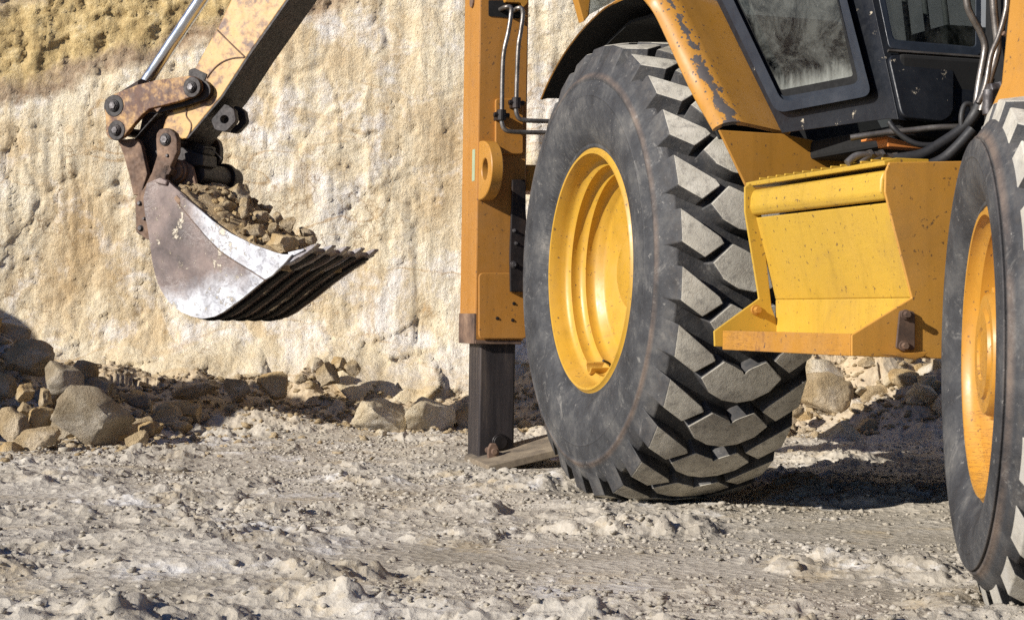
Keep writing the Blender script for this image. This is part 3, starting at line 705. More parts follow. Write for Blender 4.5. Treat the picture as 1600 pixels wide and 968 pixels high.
def make_tyre(name, Rt, W, rim_r, pitch_n, depth, mats, parent, low=.597, skirt=0):
    mb = MB(); k = Rt / .69
    h = W / 2
    half = [(0.004, rim_r), (-.006, rim_r + .012 * k), (-.004, rim_r + .018 * k), (-.016, rim_r + .035 * k), (-.030, rim_r + .075 * k), (-.036, rim_r + .115 * k), (-.036, rim_r + .150 * k), (-.031, rim_r + .185 * k), (-.024, .565 * k), (-.0255, .5705 * k), (-.0255, .578 * k), (-.020, .583 * k),
            (-.012, .600 * k), (-.002, .618 * k), (.018, .632 * k), (.05, Rt - depth - .003), (.12, Rt - depth + .004)]
    prof = [(n, r) for n, r in half] + [(h, Rt - depth + .006)] + [(W - n, r) for n, r in half[::-1]]
    mb.lathe(prof, 160)
    pitch = 2 * PI * Rt / pitch_n
    Pk = pitch / .16
    wk = W / .42
    L = [(.014, .004), (.118, -.082), (.128, -.100), (.075, -.140), (.014, -.094)]
    Cc = [(.092, -.020), (.148, .036), (.185, .018), (.205, .008), (.212, -.004), (.222, .010), (.235, .018), (.272, .036), (.328, -.020), (.300, -.062), (.255, -.090), (.21, -.099), (.165, -.090), (.120, -.062)]
    def rt(s): return Rt - .022 * k * (abs(s - h) / h) ** 2.4
    def pt(s, t, r): a = t / Rt; return Vector((r * math.cos(a), s, r * math.sin(a)))
    def blk(poly, t0, mir, shoulder, ph=0.0):
        rj = random.uniform(-.0015, .0015)
        P = [((W - s * wk) if mir else s * wk, t * Pk + t0) for s, t in poly]
        cs = sum(p[0] for p in P) / len(P); ct = sum(p[1] for p in P) / len(P); n = len(P)
        P = [(s if shoulder and i in (0, n - 1) else cs + (s - cs) * .985, ct + (t - ct) * .95) for i, (s, t) in enumerate(P)]
        topv = []; basev = []
        for i, (s, t) in enumerate(P):
            topv.append(pt(s, t, rt(s) + rj))
            e = 1.07
            bs, bt = cs + (s - cs) * e, ct + (t - ct) * e
            if shoulder and (i == 0 or i == n - 1):
                bs = W + .013 if mir else -.013
                basev.append(pt(bs, t + (.006 if i == 0 else -.006), low * k))
            else: basev.append(pt(bs, bt, Rt - depth - .012))
        cen = pt(cs, ct, rt(cs) + rj + .0012)
        o = len(mb.v); mb.v += [tuple(x) for x in topv + basev + [cen]]
        for i in range(n):
            j = (i + 1) % n
            mb.f.append([o + i, o + j, o + 2 * n]); mb.m.append(1)
            mb.f.append([o + i, o + n + i, o + n + j, o + j]); mb.m.append(skirt if shoulder and i == n - 1 else 0)
    for i in range(pitch_n):
        t0 = i * pitch
        blk(L, t0, False, True); blk(Cc, t0 + .028, False, False); blk(L, t0, True, True)
    o = mb.build(name, mats, parent, smooth=32)
    bv = o.modifiers.new('edge', 'BEVEL'); bv.width = .010 * k; bv.segments = 3; bv.limit_method = 'ANGLE'; bv.angle_limit = R(35)
    return o

# --- rear wheel
RR = .69
def rear_wheel(name, n0, flip, label=None):
    mb = MB()
    prof = [(-.004, .362), (-.011, .357), (-.010, .350), (.004, .345), (.022, .341), (.036, .339), (.044, .334), (.049, .324), (.052, .318), (.066, .321), (.078, .320), (.086, .315), (.091, .305), (.094, .299), (.108, .302), (.120, .300), (.128, .294), (.134, .284), (.144, .279), (.152, .268), (.150, .24), (.190, .20), (.195, .14), (.18, .12), (.13, .11), (.12, .09), (.12, 0.001)]
    back = [(.15, 0.001), (.15, .1), (.22, .14), (.215, .22), (.215, .29), (.3, .30), (.40, .34), (.425, .36), (.42, .366), (.25, .345), (.03, .352), (-.001, .368)]
    mb.lathe(prof + back, 128, closed=True)
    o = mb.build(name, M['rim'], root, smooth=50, loc=(0, n0, RR), rot=(0, 0, PI if flip else 0))
    make_tyre('tyre', RR, .435, .360, 27, .056, [M['side'], M['tread']], o).location = (0, 0.0, 0)
    b = MB()
    # curled valve guard welded low inside the rim
    ang = R(-108); rc = .315
    cx, cz = rc * math.cos(ang), rc * math.sin(ang)
    pts = []
    for i in range(9):
        a = R(200) * i / 8 + R(150)
        pts.append((cx + .026 * math.cos(a), cz + .026 * math.sin(a) + .012))
    inner = [(cx + .019 * math.cos(R(200) * i / 8 + R(150)), cz + .019 * math.sin(R(200) * i / 8 + R(150)) + .012) for i in range(8, -1, -1)]
    b.prism([(x, .035, z) for x, z in pts + inner], (0, .07, 0))
    b.build('valve_guard', M['rim'], o, smooth=40, bevel=.001)
    v = MB(); v.tube([(cx + .03, .10, cz - .0), (cx + .05, .085, cz + .02), (cx + .06, .06, cz + .03)], .004); v.build('valve', M['hose'], o, smooth=60)
    return o
rear_wheel('rear_wheel', 0, False)
rear_wheel('rear_wheel', 2.05, True)

# --- front wheel, steered
FU, FN, FRr = 2.121, 0.0, .487
pf = LU(1541, 560, FU)
def front_wheel(loc, steer, flip):
    mb = MB()
    prof = [(-.004, .272), (-.010, .268), (-.009, .261), (.004, .258), (.012, .250), (.018, .242), (.040, .238), (.050, .232), (.054, .215), (.052, .17), (.044, .125), (.030, .118), (.004, .115), (-.004, .110), (-.004, .085), (-.010, .082), (-.010, .05), (-.006, .046), (-.006, .001)]
    back = [(.07, .001), (.075, .1), (.085, .20), (.09, .235), (.2, .24), (.29, .262), (.29, .276), (.03, .262), (-.002, .277)]
    mb.lathe(prof + back, 110, closed=True)
    o = mb.build('front_wheel', M['rim_worn'], root, smooth=40, loc=loc, rot=(0, 0, steer + (PI if flip else 0)))
    make_tyre('tyre', FRr, .30, .272, 21, .045, [M['side_f'], M['tread_f']], o, .560, 1)
    for i in range(8):
        h = MB(); a = 2 * PI * i / 8; h.cyl((.165 * math.cos(a), .050, .165 * math.sin(a)), (.165 * math.cos(a), .026, .165 * math.sin(a)), .013, 6)
        h.build('wheel_nut', M['rim_worn'], o, bevel=.001)
    return o
STEER = R(-24.0)
front_wheel((pf.x, pf.y, FRr + .002), STEER, False)
front_wheel((pf.x - .2, 1.95, FRr), STEER, True)

# --- fender arching over the rear wheel
NF = .05
lip_px = [(846, 156), (855, 135), (868, 109), (883, 84), (899, 62), (914, 44), (930, 28), (945, 15), (961, 6), (980, -2), (999, -4), (1012, 8), (1024, 26), (1039, 57), (1055, 92), (1070, 124), (1086, 156), (1114, 205)]
lip = [LN(x, y, NF if i < 8 else NF + (-.02 if i < 12 else -.02 + .075 * (i - 11) / 6) ) for i, (x, y) in enumerate(lip_px)]

c_ = Vector((0, NF, RR))
def smooth_line(P, sub=4):
    Q = []
    for i in range(len(P) - 1):
        a = P[max(0, i - 1)]; b = P[i]; c = P[i + 1]; d = P[min(len(P) - 1, i + 2)]
        for k in range(sub):
            t = k / sub; Q.append(0.5 * ((2 * b) + (c - a) * t + (2 * a - 5 * b + 4 * c - d) * t * t + (3 * b - a - 3 * c + d) * t ** 3))
    return Q + [P[-1]]
lip = smooth_line(lip, 4)
mb = MB()
rows = []
for p in lip:
    rad = Vector((p.x, 0, p.z - RR)).normalized()
    sect = [(0.0, 0.0), (-.004, .008), (0.0, .020), (.008, .032), (.020, .042), (.036, .048), (.06, .050)] + [(.06 + .02 * j, .050) for j in range(1, 13)] + [(.32, .050)]
    inn = [(.32, .036), (.20, .036), (.10, .036), (.045, .034), (.022, .026), (.010, .012), (.006, .002)]
    mx = max(.10, .27 + (p.x + .04 - .80) * .158 - p.y + .075)
    fl = lambda n: n if n <= .06 else .06 + (n - .06) * (mx - .06) / .26
    fr_ = lambda n, r: r if n <= .06 or r < .0 else (r - .24 * (fl(n) - .06))
    k_ = .35 + .65 * min(1, max(0, (p.x - .05) / .3)); fq = lambda n, r: fr_(n, r) * k_
    rows.append([(p.x + rad.x * fq(n, r), p.y + fl(n), p.z + rad.z * fq(n, r)) for n, r in sect + inn])
ns = len(rows[0]); V = [q for r_ in rows for q in r_]; nsec = 19
F = []; Mi = []
for i in range(len(rows) - 1):
    for j in range(ns):
        k = (j + 1) % ns
        F.append([i * ns + j, i * ns + k, (i + 1) * ns + k, (i + 1) * ns + j]); Mi.append(0 if j < nsec else 1)
F += [list(range(ns)), [(len(rows) - 1) * ns + j for j in range(ns)][::-1]]; Mi += [1, 0]
mb.v = V; mb.f = F; mb.m = Mi
fo = mb.build('fender', [M['fender'], M['under']], root, smooth=45)
wv = []
for i in range(len(rows)):
    for j, (x, n, z) in enumerate(rows[i]):
        d = n - rows[i][0][1]; low = min(1, max(0, (i / len(rows) - .5) * 2))
        wv.append(max(0, 1 - abs(d - .040) / .055) * (.90 + .42 * low))
attr(fo, 'wear', wv)
mb = MB(); P1 = []
for k, p in enumerate(lip):
    rad = Vector((p.x, 0, p.z - RR)).normalized(); P1.append((p.x - rad.x * .036, p.z - rad.z * .036))
P2 = [(x * 1.012, RR + (z - RR) * 1.012) for x, z in P1[::-1]]
mb.prism([(x, .135, z) for x, z in P1 + P2], (0, .52, 0)); mb.build('wheel_arch', M['under'], root, smooth=40)
# a strip of fender edge trim at the back corner (rear window pillar behind it)
mb = MB(); mb.prism([LU(892, -40, -.75), LU(912, 34, -.75), LU(921, 24, -.75), LU(926, -40, -.75)], (-.05, 0, 0)); mb.build('rear_pillar', M['yellow'], root, bevel=.003)
mb = MB(); mb.prism([LU(927, -40, -.72), LU(919, 24, -.72), LU(1000, -20, -.72), LU(1000, -60, -.72)], (-.006, 0, 0)); o = mb.build('rear_window', M['glass2'], root)
attr(o, 'low', [0.0] * len(o.data.vertices))

# --- cab: side plane slightly turned in towards the front
DP = Vector((.80, .27, .9)); DD = Vector((math.cos(R(9)), math.sin(R(9)), 0)); DN = Vector((math.sin(R(9)), -math.cos(R(9)), 0))
def LD(px, py, off=0): return LP(px, py, DP + DN * off, DN)
def rounded(pts, r, seg=5):
    out = []; n = len(pts)
    for i in range(n):
        p = Vector((*pts[i], 0)); a = Vector((*pts[i - 1], 0)); b = Vector((*pts[(i + 1) % n], 0))
        rr = min(r, (p - a).length * .45, (p - b).length * .45)
        s = p + (a - p).normalized() * rr; e = p + (b - p).normalized() * rr
        for k in range(seg + 1):
            t = k / seg; q = s * (1 - t) ** 2 + p * 2 * t * (1 - t) + e * t * t; out.append((q.x, q.y))
    return out
def ring_plate(mb, outer, inner, fn, off, thick, m=0):
    """frame between two outlines with the same number of pixel points"""
    n = len(outer); A = [fn(x, y, off) for x, y in outer]; Bv = [fn(x, y, off) for x, y in inner]
    A2 = [fn(x, y, off - thick) for x, y in outer]; B2 = [fn(x, y, off - thick) for x, y in inner]
    fs = []
    for i in range(n):
        j = (i + 1) % n
        fs += [[i, j, n + j, n + i], [2 * n + i, 3 * n + i, 3 * n + j, 2 * n + j], [i, 2 * n + i, 2 * n + j, j], [n + i, n + j, 3 * n + j, 3 * n + i]]
    mb.add(A + Bv + A2 + B2, fs, m)
o_door = rounded([(1085, -90), (1213, 177), (1362, 149), (1300, -90)], 16)
i_door = rounded([(1103, -90), (1222, 160), (1350, 136), (1286, -90)], 16)
i2 = rounded([(1112, -90), (1219, 141), (1333, 119), (1288, -90)], 5)
m1 = rounded([(1106, -90), (1220, 152), (1342, 130), (1290, -90)], 12)
mb = MB(); ring_plate(mb, o_door, i_door, LD, .030, .05)
door = mb.build('door', M['frame_rubber'], root, bevel=.006, smooth=40)
mb = MB(); ring_plate(mb, i_door, m1, LD, .016, .03); mb.build('seal', M['frame_rubber'], door, bevel=.004, smooth=40)
mb = MB(); ring_plate(mb, m1, i2, LD, .008, .004); mb.build('pane_border', M['under'], door)
mb = MB()
g4 = [(1112, -90), (1219, 141), (1333, 119), (1288, -90)]
gv = []; gl = []; NG = 16
for i in range(NG + 1):
    for j in range(NG + 1):
        t, u_ = i / NG, j / NG
        a = (g4[0][0] + (g4[1][0] - g4[0][0]) * t, g4[0][1] + (g4[1][1] - g4[0][1]) * t); b = (g4[3][0] + (g4[2][0] - g4[3][0]) * t, g4[3][1] + (g4[2][1] - g4[3][1]) * t)
        x, y = a[0] + (b[0] - a[0]) * u_, a[1] + (b[1] - a[1]) * u_
        gv.append(LD(x, y, .006)); gl.append(max(0, 1 - (1 - t) * 4.2))
mb.v = [tuple(p) for p in gv]; mb.f = [[i * (NG + 1) + j, i * (NG + 1) + j + 1, (i + 1) * (NG + 1) + j + 1, (i + 1) * (NG + 1) + j] for i in range(NG) for j in range(NG)]; mb.m = [0] * len(mb.f)
o = mb.build('window_pane', M['glass'], door); attr(o, 'low', gl)
# cab body: side plate (behind the door), front plate with a dark window, lower panel
edge_t = LD(1344, -90); edge_b = LD(1403, 187)
NA = (edge_t - edge_b).cross(Vector((0, 1, -.03))).normalized()
def LF(px, py, off=0):
    return LP(px, py, edge_b + NA * off * (1 if NA.x > 0 else -1), NA)
mb = MB()
outer = [(1075, -90), (1222, 208), (1385, 186), (1404, 187), (1344, -90)]
hole = [(1103, -88), (1218, 158), (1345, 136), (1346, 132), (1286, -88)]
ring_plate(mb, outer, hole, LD, 0.0, .03)
cabo = mb.build('cab', M['black'], root, bevel=.002)
mb = MB()
ring_plate(mb, rounded([(1344, -90), (1404, 187), (1476, 194), (1510, 184), (1528, 150), (1534, -90)], 2), rounded([(1356, -90), (1391, 73), (1440, 78), (1500, 84), (1531, 84), (1531, -90)], 2), LF, 0.0, .03)
mb.build('front_frame', M['black'], cabo, bevel=.002)
mb = MB(); ring_plate(mb, rounded([(1354, -92), (1389, 76), (1440, 82), (1500, 87), (1533, 88), (1533, -92)], 8), rounded([(1366, -88), (1396, 62), (1440, 66), (1500, 71), (1524, 74), (1524, -88)], 8), LF, .012, .03)
mb.build('seal', M['frame_rubber'], cabo, bevel=.003, smooth=40)
mb = MB(); mb.prism([LF(x, y, .004) for x, y in [(1364, -90), (1394, 66), (1526, 76), (1526, -90)]], NA * -.005 * (1 if NA.x > 0 else -1)); o = mb.build('front_window', M['glass2'], cabo); attr(o, 'low', [0.0] * 8)
mb = MB(); mb.prism([LF(x, y, .014) for x, y in rounded([(1388, 84), (1410, 183), (1476, 190), (1490, 176), (1491, 92)], 14)], NA * -.014 * (1 if NA.x > 0 else -1))
mb.build('lower_panel', M['black'], cabo, bevel=.003, smooth=30)
mb = MB(); mb.prism([LF(x, y, .006) for x, y in [(1386, 79), (1386.5, 82), (1530, 92), (1530, 89)]], NA * .008 * (1 if NA.x > 0 else -1)); mb.build('trim', M['pipe'], cabo)
# interior: floor, dark far side, seat, steering column
mb = MB(); mb.box((-.45, .36, .98), (1.15, 1.65, 1.03)); mb.box((1.14, .36, 1.0), (1.19, 1.6, 1.20)); mb.build('cab_floor', M['under'], cabo, bevel=.01)
mb = MB(); mb.box((-.5, 1.60, 1.0), (1.2, 1.66, 1.5)); mb.box((-.5, .33, 1.0), (-.44, 1.66, 1.9))
mb.box((-.5, .25, 2.45), (1.3, 1.75, 2.52))
for u_, n_p in ((-.48, .30), (-.48, 1.62), (1.15, 1.62)): mb.box((u_, n_p, 1.4), (u_ + .06, n_p + .06, 2.46))
mb.build('cab_interior', M['interior'], cabo, bevel=.01)
mb = MB(); mb.prism([(.20, .75, 1.28), (.72, .75, 1.33), (.74, .75, 1.22), (.20, .75, 1.18)], (0, .5, 0)); mb.prism([(.16, .75, 1.25), (.30, .75, 1.27), (.20, .77, 2.0), (.08, .77, 1.98)], (0, .5, 0)); mb.box((.28, .85, 1.03), (.62, 1.15, 1.2))
mb.build('seat', M['seat'], cabo, bevel=.04, segs=3)
mb = MB(); mb.box((.90, .55, 1.03), (1.08, .72, 1.30)); mb.cyl((.95, 1.0, 1.03), (.86, 1.0, 1.65), .03)
for i in range(3): mb.cyl((.85, .58 + .06 * i, 1.28), (.80, .58 + .06 * i, 1.48), .008)
mb.build('controls', M['interior'], cabo, bevel=.006)

# --- bodywork under the cab
US = .72
gus = [(1124, 203), (1222, 209), (1262, 217), (1345, 239), (1392, 250), (1392, 300), (1168, 300), (1166, 290)]
mb = MB(); mb.prism([LU(x, y, US) for x, y in gus], (-.012, 0, 0)); mb.build('splash_plate', M['yellow'], root, bevel=.002)
mb = MB()
mb.box((-1.25, .55, .55), (3.0, .70, .92)); mb.box((-1.25, 1.35, .55), (3.0, 1.5, .92)); mb.box((-.2, .70, .45), (.2, 1.35, .9)); mb.box((.6, .70, .52), (2.0, 1.35, .95)); mb.box((-1.2, .7, .6), (-1.1, 1.35, .9))
mb.box((-.3, .72, .93), (1.5, 1.6, .975)); 
mb.cyl((0, .25, RR), (0, 1.8, RR), .13); mb.cyl((2.1, .25, FRr), (2.1, 1.8, FRr), .08)
mb.build('chassis', M['under'], root, bevel=.01)
# side box with slanted yellow cover, rounded lip and step
UE, UB = 1.57, .86
ed = {k: LU(*v, UE) for k, v in dict(A=(1390, 254), A2=(1384, 272), A3=(1383, 300), B=(1385, 313), B2=(1388, 316), Cc=(1425, 465), D=(1330, 524), E=(1330, 556)).items()}
def pr(p, u): return Vector((u, p.y, p.z))
prof = [ed['A'] , ed['A2'], ed['A3'], ed['B']]
lipc = [Vector((UE, ed['A2'].y + .012, ed['A2'].z + .012)), Vector((UE, ed['A2'].y - .002, ed['A2'].z + .006)), Vector((UE, ed['A2'].y - .008, ed['A2'].z - .010)), Vector((UE, ed['A3'].y - .009, ed['A3'].z)), Vector((UE, ed['B'].y - .004, ed['B'].z + .002)), Vector((UE, ed['B'].y + .012, ed['B'].z))]
mb = MB(); mb.prism([pr(p, UE - .006) for p in lipc], (-(UE - UB) + .012, 0, 0)); mb.build('cover_lip', M['yellow_lit'], root, bevel=.006, smooth=30, segs=3)
# hinge ledge above the lip
mb = MB(); la = ed['A']
mb.prism([(UE - .004, la.y - .010, la.z - .006), (UE - .004, la.y - .012, la.z + .004), (UE - .004, la.y + .02, la.z + .012), (UE - .004, la.y + .10, la.z + .012), (UE - .004, la.y + .10, la.z), (UE - .004, la.y + .02, la.z - .006)], (-(UE - UB), 0, 0))
for i in range(14): u_ = UB + .04 + i * .048; mb.box((u_, la.y + .004, la.z + .009), (u_ + .006, la.y + .03, la.z + .015))
mb.build('hinge_ledge', M['yellow_lit'], root, bevel=.002)
# cover panel and slanted step
cB, cC, cD, cE = ed['B2'], ed['Cc'], ed['D'], ed['E']
mb = MB(); th = .012
sec = [pr(cB, UE - .008), pr(cC, UE - .008), pr(cC, UB + .03), pr(cB, UB + .03)]
mb.prism(sec, (0, th, 0)); mb.build('tank_cover', M['yellow_lit'], root, bevel=.003)
uL = UB + .075
mb = MB(); mb.prism([pr(cC, UE - .008), Vector((UE - .008, cC.y, cD.z - .004)), Vector((UB + .03, cC.y, cD.z - .004)), Vector((UB + .03, cC.y, cC.z))], (0, .010, 0)); mb.build('lower_cover', M['yellow_lit'], root, bevel=.002)
mb = MB(); mb.box((.905, cD.y + .010, cD.z - .006), (UE - .004, cC.y + .02, cD.z)); mb.build('step_tread', M['yellow_worn'], root, bevel=.002)
mb = MB(); mb.prism([(UE + .001, cD.y - .003, cD.z + .004), (UE + .001, cD.y + .010, cD.z + .004), (UE + .001, cD.y + .010, cE.z), (UE + .001, cD.y - .003, cE.z)], (-(UE - .90), 0, .0)); mb.build('step', M['yellow_worn'], root, bevel=.002)
# end plates
mb = MB()
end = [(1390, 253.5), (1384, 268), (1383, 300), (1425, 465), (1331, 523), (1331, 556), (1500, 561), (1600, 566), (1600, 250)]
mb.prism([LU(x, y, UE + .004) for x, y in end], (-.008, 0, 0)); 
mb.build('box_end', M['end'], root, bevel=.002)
mb = MB(); UG = .90
mb.prism([LU(x, y, UG) for x, y in [(1117, 541), (1116, 517), (1186, 466), (1164, 330), (1164, 292), (1172, 286), (1186, 300), (1206, 480), (1230, 545)]], (-.008, 0, 0)); g = mb.build('box_end', M['yellow_lit'], root, bevel=.002)
def bolt(name, p, axis, r, L_, parent, mat='pin', washer=True):
    b = MB(); p = Vector(p); ax = Vector(axis).normalized()
    if washer: b.cyl(p, p + ax * L_ * .3, r * 1.45, 20)
    b.cyl(p + ax * L_ * .3 * washer, p + ax * L_, r, 6); return b.build(name, M[mat], parent, bevel=r * .08)
bolt('bolt', LU(1180, 484, UG), (1, 0, 0), .009, .022, g, 'yellow')
# bracket with two bolts, low on the end plate
mb = MB(); mb.prism([LU(x, y, UE + .006) for x, y in rounded([(1404, 484), (1428, 486), (1428, 547), (1398, 545)], 6)], (.006, 0, 0)); bo = mb.build('bracket', M['rusty'], root, bevel=.002)
for p in ((1414, 491), (1411, 540)): bolt('bolt', LU(*p, UE + .012), (1, -.1, 0), .0075, .018, bo, 'rusty')
mb = MB(); mb.prism([LU(x, y, UE + .010) for x, y in [(1372, 553), (1440, 549), (1432, 557), (1420, 561)]], (.03, 0, 0)); mb.build('clip', M['yellow_worn'], root, bevel=.002)
# inner tank so that the box is not hollow
mb = MB(); mb.box((UB + .01, ed['Cc'].y + .03, .56), (UE - .012, .56, ed['A'].z - .02)); mb.build('tank', M['under'], root, bevel=.01)

# --- loader tower and bonnet at the front
mb = MB(); mb.prism([LU(x, y, 2.02) for x, y in [(1562, 130), (1545, 170), (1700, 200), (1900, 200), (1900, -400), (1588, -400), (1580, -50)]], (.35, 0, 0))
mb.build('loader_tower', M['yellow'], root, bevel=.01)
mb = MB(); mb.box((1.6, .55, .98), (3.1, 1.55, 1.5)); mb.build('bonnet', M['yellow'], root, bevel=.05)
mb = MB(); mb.box((1.30, .52, .93), (1.62, 1.55, 1.9)); mb.build('bulkhead', M['under'], root, bevel=.01)
mb = MB(); p = LU(1545, 140, 1.97); mb.cyl(p, LU(1610, 142, 1.97), .014, 6); mb.cyl(LU(1558, 141, 1.97), LU(1580, 142, 1.97), .019, 6); mb.cyl(p, p + Vector((0, 0, -.05)), .012, 12)
mb.build('hydraulic_fitting', M['pin'], root, bevel=.002)
# steel pipes beside the cab front
z3 = lambda x, y: (1300 + x / 3.457, y / 3.457)
def pipe(name, pts, u0, u1, r, mat, parent=root, **kw):
    b = MB(); n = len(pts); b.tube([LU(*z3(x, y), u0 + (u1 - u0) * i / (n - 1)) for i, (x, y) in enumerate(pts)], r, **kw); return b.build(name, M[mat], parent, smooth=60)
pipe('hydraulic_pipe', [(715, -200), (728, 0), (745, 70), (800, 170), (825, 240), (822, 300), (800, 420), (780, 560), (775, 640)], 1.42, 1.42, .0085, 'pipe')
pipe('hydraulic_pipe', [(870, -200), (872, 0), (882, 120), (895, 250), (880, 330), (840, 460), (805, 600)], 1.50, 1.50, .0090, 'pipe')
pipe('hydraulic_pipe', [(950, -200), (945, 0), (935, 80), (900, 200), (860, 300), (830, 460), (790, 560)], 1.56, 1.56, .0065, 'pipe')
pipe('hose', [(330, 862), (420, 850), (500, 830), (600, 770), (680, 715), (750, 650), (800, 560), (850, 420)], 1.40, 1.46, .0135, 'hose')
pipe('hose', [(500, 905), (600, 860), (680, 790), (760, 700)], 1.46, 1.5, .013, 'hose')
pipe('hose', [(310, 660), (340, 700), (400, 750), (470, 780), (560, 780), (640, 740), (700, 690), (760, 640)], 1.36, 1.44, .0065, 'hose')
pipe('hose', [(700, 690), (700, 620), (720, 565), (755, 575), (765, 640)], 1.44, 1.44, .0065, 'hose')
pipe('hydraulic_pipe', [(100, 745), (210, 728), (420, 705), (560, 690), (700, 685)], 1.28, 1.36, .0075, 'pipe')
for k, (a, b_) in enumerate((((82, 882), (200, 838)), ((150, 885), (262, 838)), ((215, 880), (335, 852)))):
    b = MB(); pa = LU(*z3(*a), 1.40); pb = LU(*z3(*b_), 1.40); b.tube([pa, pa * .6 + pb * .4 + Vector((0, 0, .008)), pb], .0095); b.cyl(pb, pb + (pb - pa) * .12, .0125, 6); b.build('hose_coupling', M['pipe'], root, smooth=50)
mb = MB(); mb.prism([LU(*z3(x, y), 1.30) for x, y in [(210, 745), (300, 735), (500, 795), (500, 805), (305, 792), (295, 750), (212, 758)]], (-.05, 0, 0)); mb.build('support_bracket', M['shelf'], root, bevel=.002)
pipe('hydraulic_pipe', [(925, 180), (980, 210), (1040, 250), (1100, 280)], 1.9, 1.9, .005, 'rusty')
# dark linkage clutter in the gap above the box, right of the fittings
mb = MB(); mb.box((1.30, .42, .80), (1.36, .75, .90)); mb.cyl((1.38, .40, .84), (1.38, .7, .83), .02, 12); mb.build('linkage', M['under'], root, bevel=.004)

# --- stabilizer
USt = -1.30
def zs(x, y): return (700 + x / 4.4, y / 4.4)
def zl(x, y): return (700 + x / 4.4, 200 + y / 4.4)
n0 = LU(745, 300, USt).y; n1 = LU(822, 300, USt).y
wb = LU(760, 532, USt).z
mb = MB(); mb.box((USt - .205, n0, wb), (USt, n1, 2.35))
st = mb.build('stabilizer', M['stab'], root, bevel=.006)
mb = MB(); mb.box((USt - .012, n0 + .002, wb - .012), (USt + .004, n1 - .01, wb + .002)); mb.box((USt - .207, n0 - .003, wb - .012), (USt - .0, n0 + .01, wb + .10)); mb.build('wear_collar', M['rusty'], st, bevel=.002)
a = LU(750, 540, USt - .02); b = LU(806, 540, USt - .02); a.y = max(a.y, n0 + .008)
mb = MB(); mb.prism([(USt - .02, a.y, .02), (USt - .02, b.y, .02), (USt - .17, b.y, .02), (USt - .17, a.y, .02)], (0, 0, 1.6)); leg = mb.build('stabilizer_leg', M['leg'], root, bevel=.008, smooth=30, segs=3)
pz = LU(781, 690, USt - .02); mb = MB(); mb.cyl(pz + Vector((-.01, 0, 0)), pz + Vector((.006, 0, 0)), .031, 28); mb.cyl(pz, pz + Vector((.012, 0, 0)), .026, 28); mb.build('pin', M['dark_steel'], leg, bevel=.002, smooth=40)
mb = MB()
A = LU(766, 733, USt + .22); B_ = LU(873, 716, USt + .22)
fp = [Vector((USt + .20, A.y, .015)), Vector((USt + .20, A.y + .40, .105)), Vector((USt - .12, A.y + .40, .125)), Vector((USt - .12, A.y, .03))]
mb.prism(fp, (0, 0, -.028))
ft = mb.build('stabilizer_foot', M['foot'], root, bevel=.003)
mb = MB(); hp = LU(772, 712, USt + .06)
mb.prism([Vector((USt + .06, hp.y + dy, .045 + dz)) for dy, dz in [(-.022, -.045), (-.022, .02), (-.012, .04), (.008, .04), (.018, .02), (.026, -.045)]], (-.02, 0, 0)); mb.cyl((USt + .07, hp.y, .055), (USt - .2, hp.y, .055), .012)
mb.build('hinge', M['rusty'], ft, bevel=.003)
# slot and clamp block at the top
mb = MB(); mb.prism([LU(*zs(x, y), USt + .0015) for x, y in rounded([(278, 2), (495, 2), (495, 130), (278, 112)], 10)], (.0015, 0, 0)); mb.build('slot', M['under'], st)
mb = MB(); mb.prism([LU(*zs(x, y), USt + .03) for x, y in rounded([(360, -120), (548, -120), (548, 20), (520, 52), (500, 20), (400, 14)], 8)], (-.03, 0, 0)); mb.build('cap', M['yellow'], st, bevel=.004)
def spipe(pts, du, r=.0085):
    b = MB(); b.tube([LU(*zs(x, y), USt + d) for (x, y), d in zip(pts, du)], r, sub=6); return b.build('hydraulic_pipe', M['pipe'], st, smooth=60)
spipe([(360, 66), (395, 50), (428, 50), (434, 90), (415, 220), (386, 350), (376, 480), (371, 740), (372, 850), (395, 892), (440, 905), (560, 910), (720, 912)], [.005, .05, .06] + [.06] * 10)
spipe([(450, 78), (480, 58), (508, 60), (515, 110), (500, 220), (484, 320), (476, 500), (470, 690), (470, 770), (490, 815), (540, 828), (620, 832), (720, 834)], [.005, .05, .06] + [.06] * 10)
for x, y in ((368, 792), (470, 708)):
    b = MB(); p = LU(*zs(x, y), USt + .06); b.cyl(p + Vector((0, 0, -.020)), p + Vector((0, 0, .020)), .017, 16); b.box((p.x - .06, p.y - .012, p.z - .016), (p.x, p.y + .012, p.z + .016))
    b.cyl(p + Vector((0, -.03, 0)), p + Vector((0, .03, 0)), .010, 6); b.build('pipe_clamp', M['dark_steel'], st, bevel=.002)
mb = MB(); mb.prism([LU(*zs(x, y), USt + .012) for x, y in rounded([(326, 678), (520, 678), (520, 1060), (326, 1060)], 22)], (-.012, 0, 0)); mb.build('pad_plate', M['stab'], st, bevel=.004)
# D-shaped lifting lug with a hole
def ring_hole(mb, out, cx, cz, r, n0_, n1_, m=0):
    """plate in the u-w plane with a round hole"""
    k = len(out); inn = []
    for (u_, w_) in out:
        a = math.atan2(w_ - cz, u_ - cx); inn.append((cx + r * math.cos(a), cz + r * math.sin(a)))
    V = [(u_, n0_, w_) for u_, w_ in out] + [(u_, n0_, w_) for u_, w_ in inn] + [(u_, n1_, w_) for u_, w_ in out] + [(u_, n1_, w_) for u_, w_ in inn]
    fs = []
    for i in range(k):
        j = (i + 1) % k; fs += [[i, j, k + j, k + i], [2 * k + i, 3 * k + i, 3 * k + j, 2 * k + j], [i, 2 * k + i, 2 * k + j, j], [k + i, k + j, 3 * k + j, 3 * k + i]]
    mb.add(V, fs, m)
wt = LU(760, 219, USt + .05).z; wbm = LU(760, 312, USt + .05).z; wc = (wt + wbm) / 2; hh = (wt - wbm) / 2
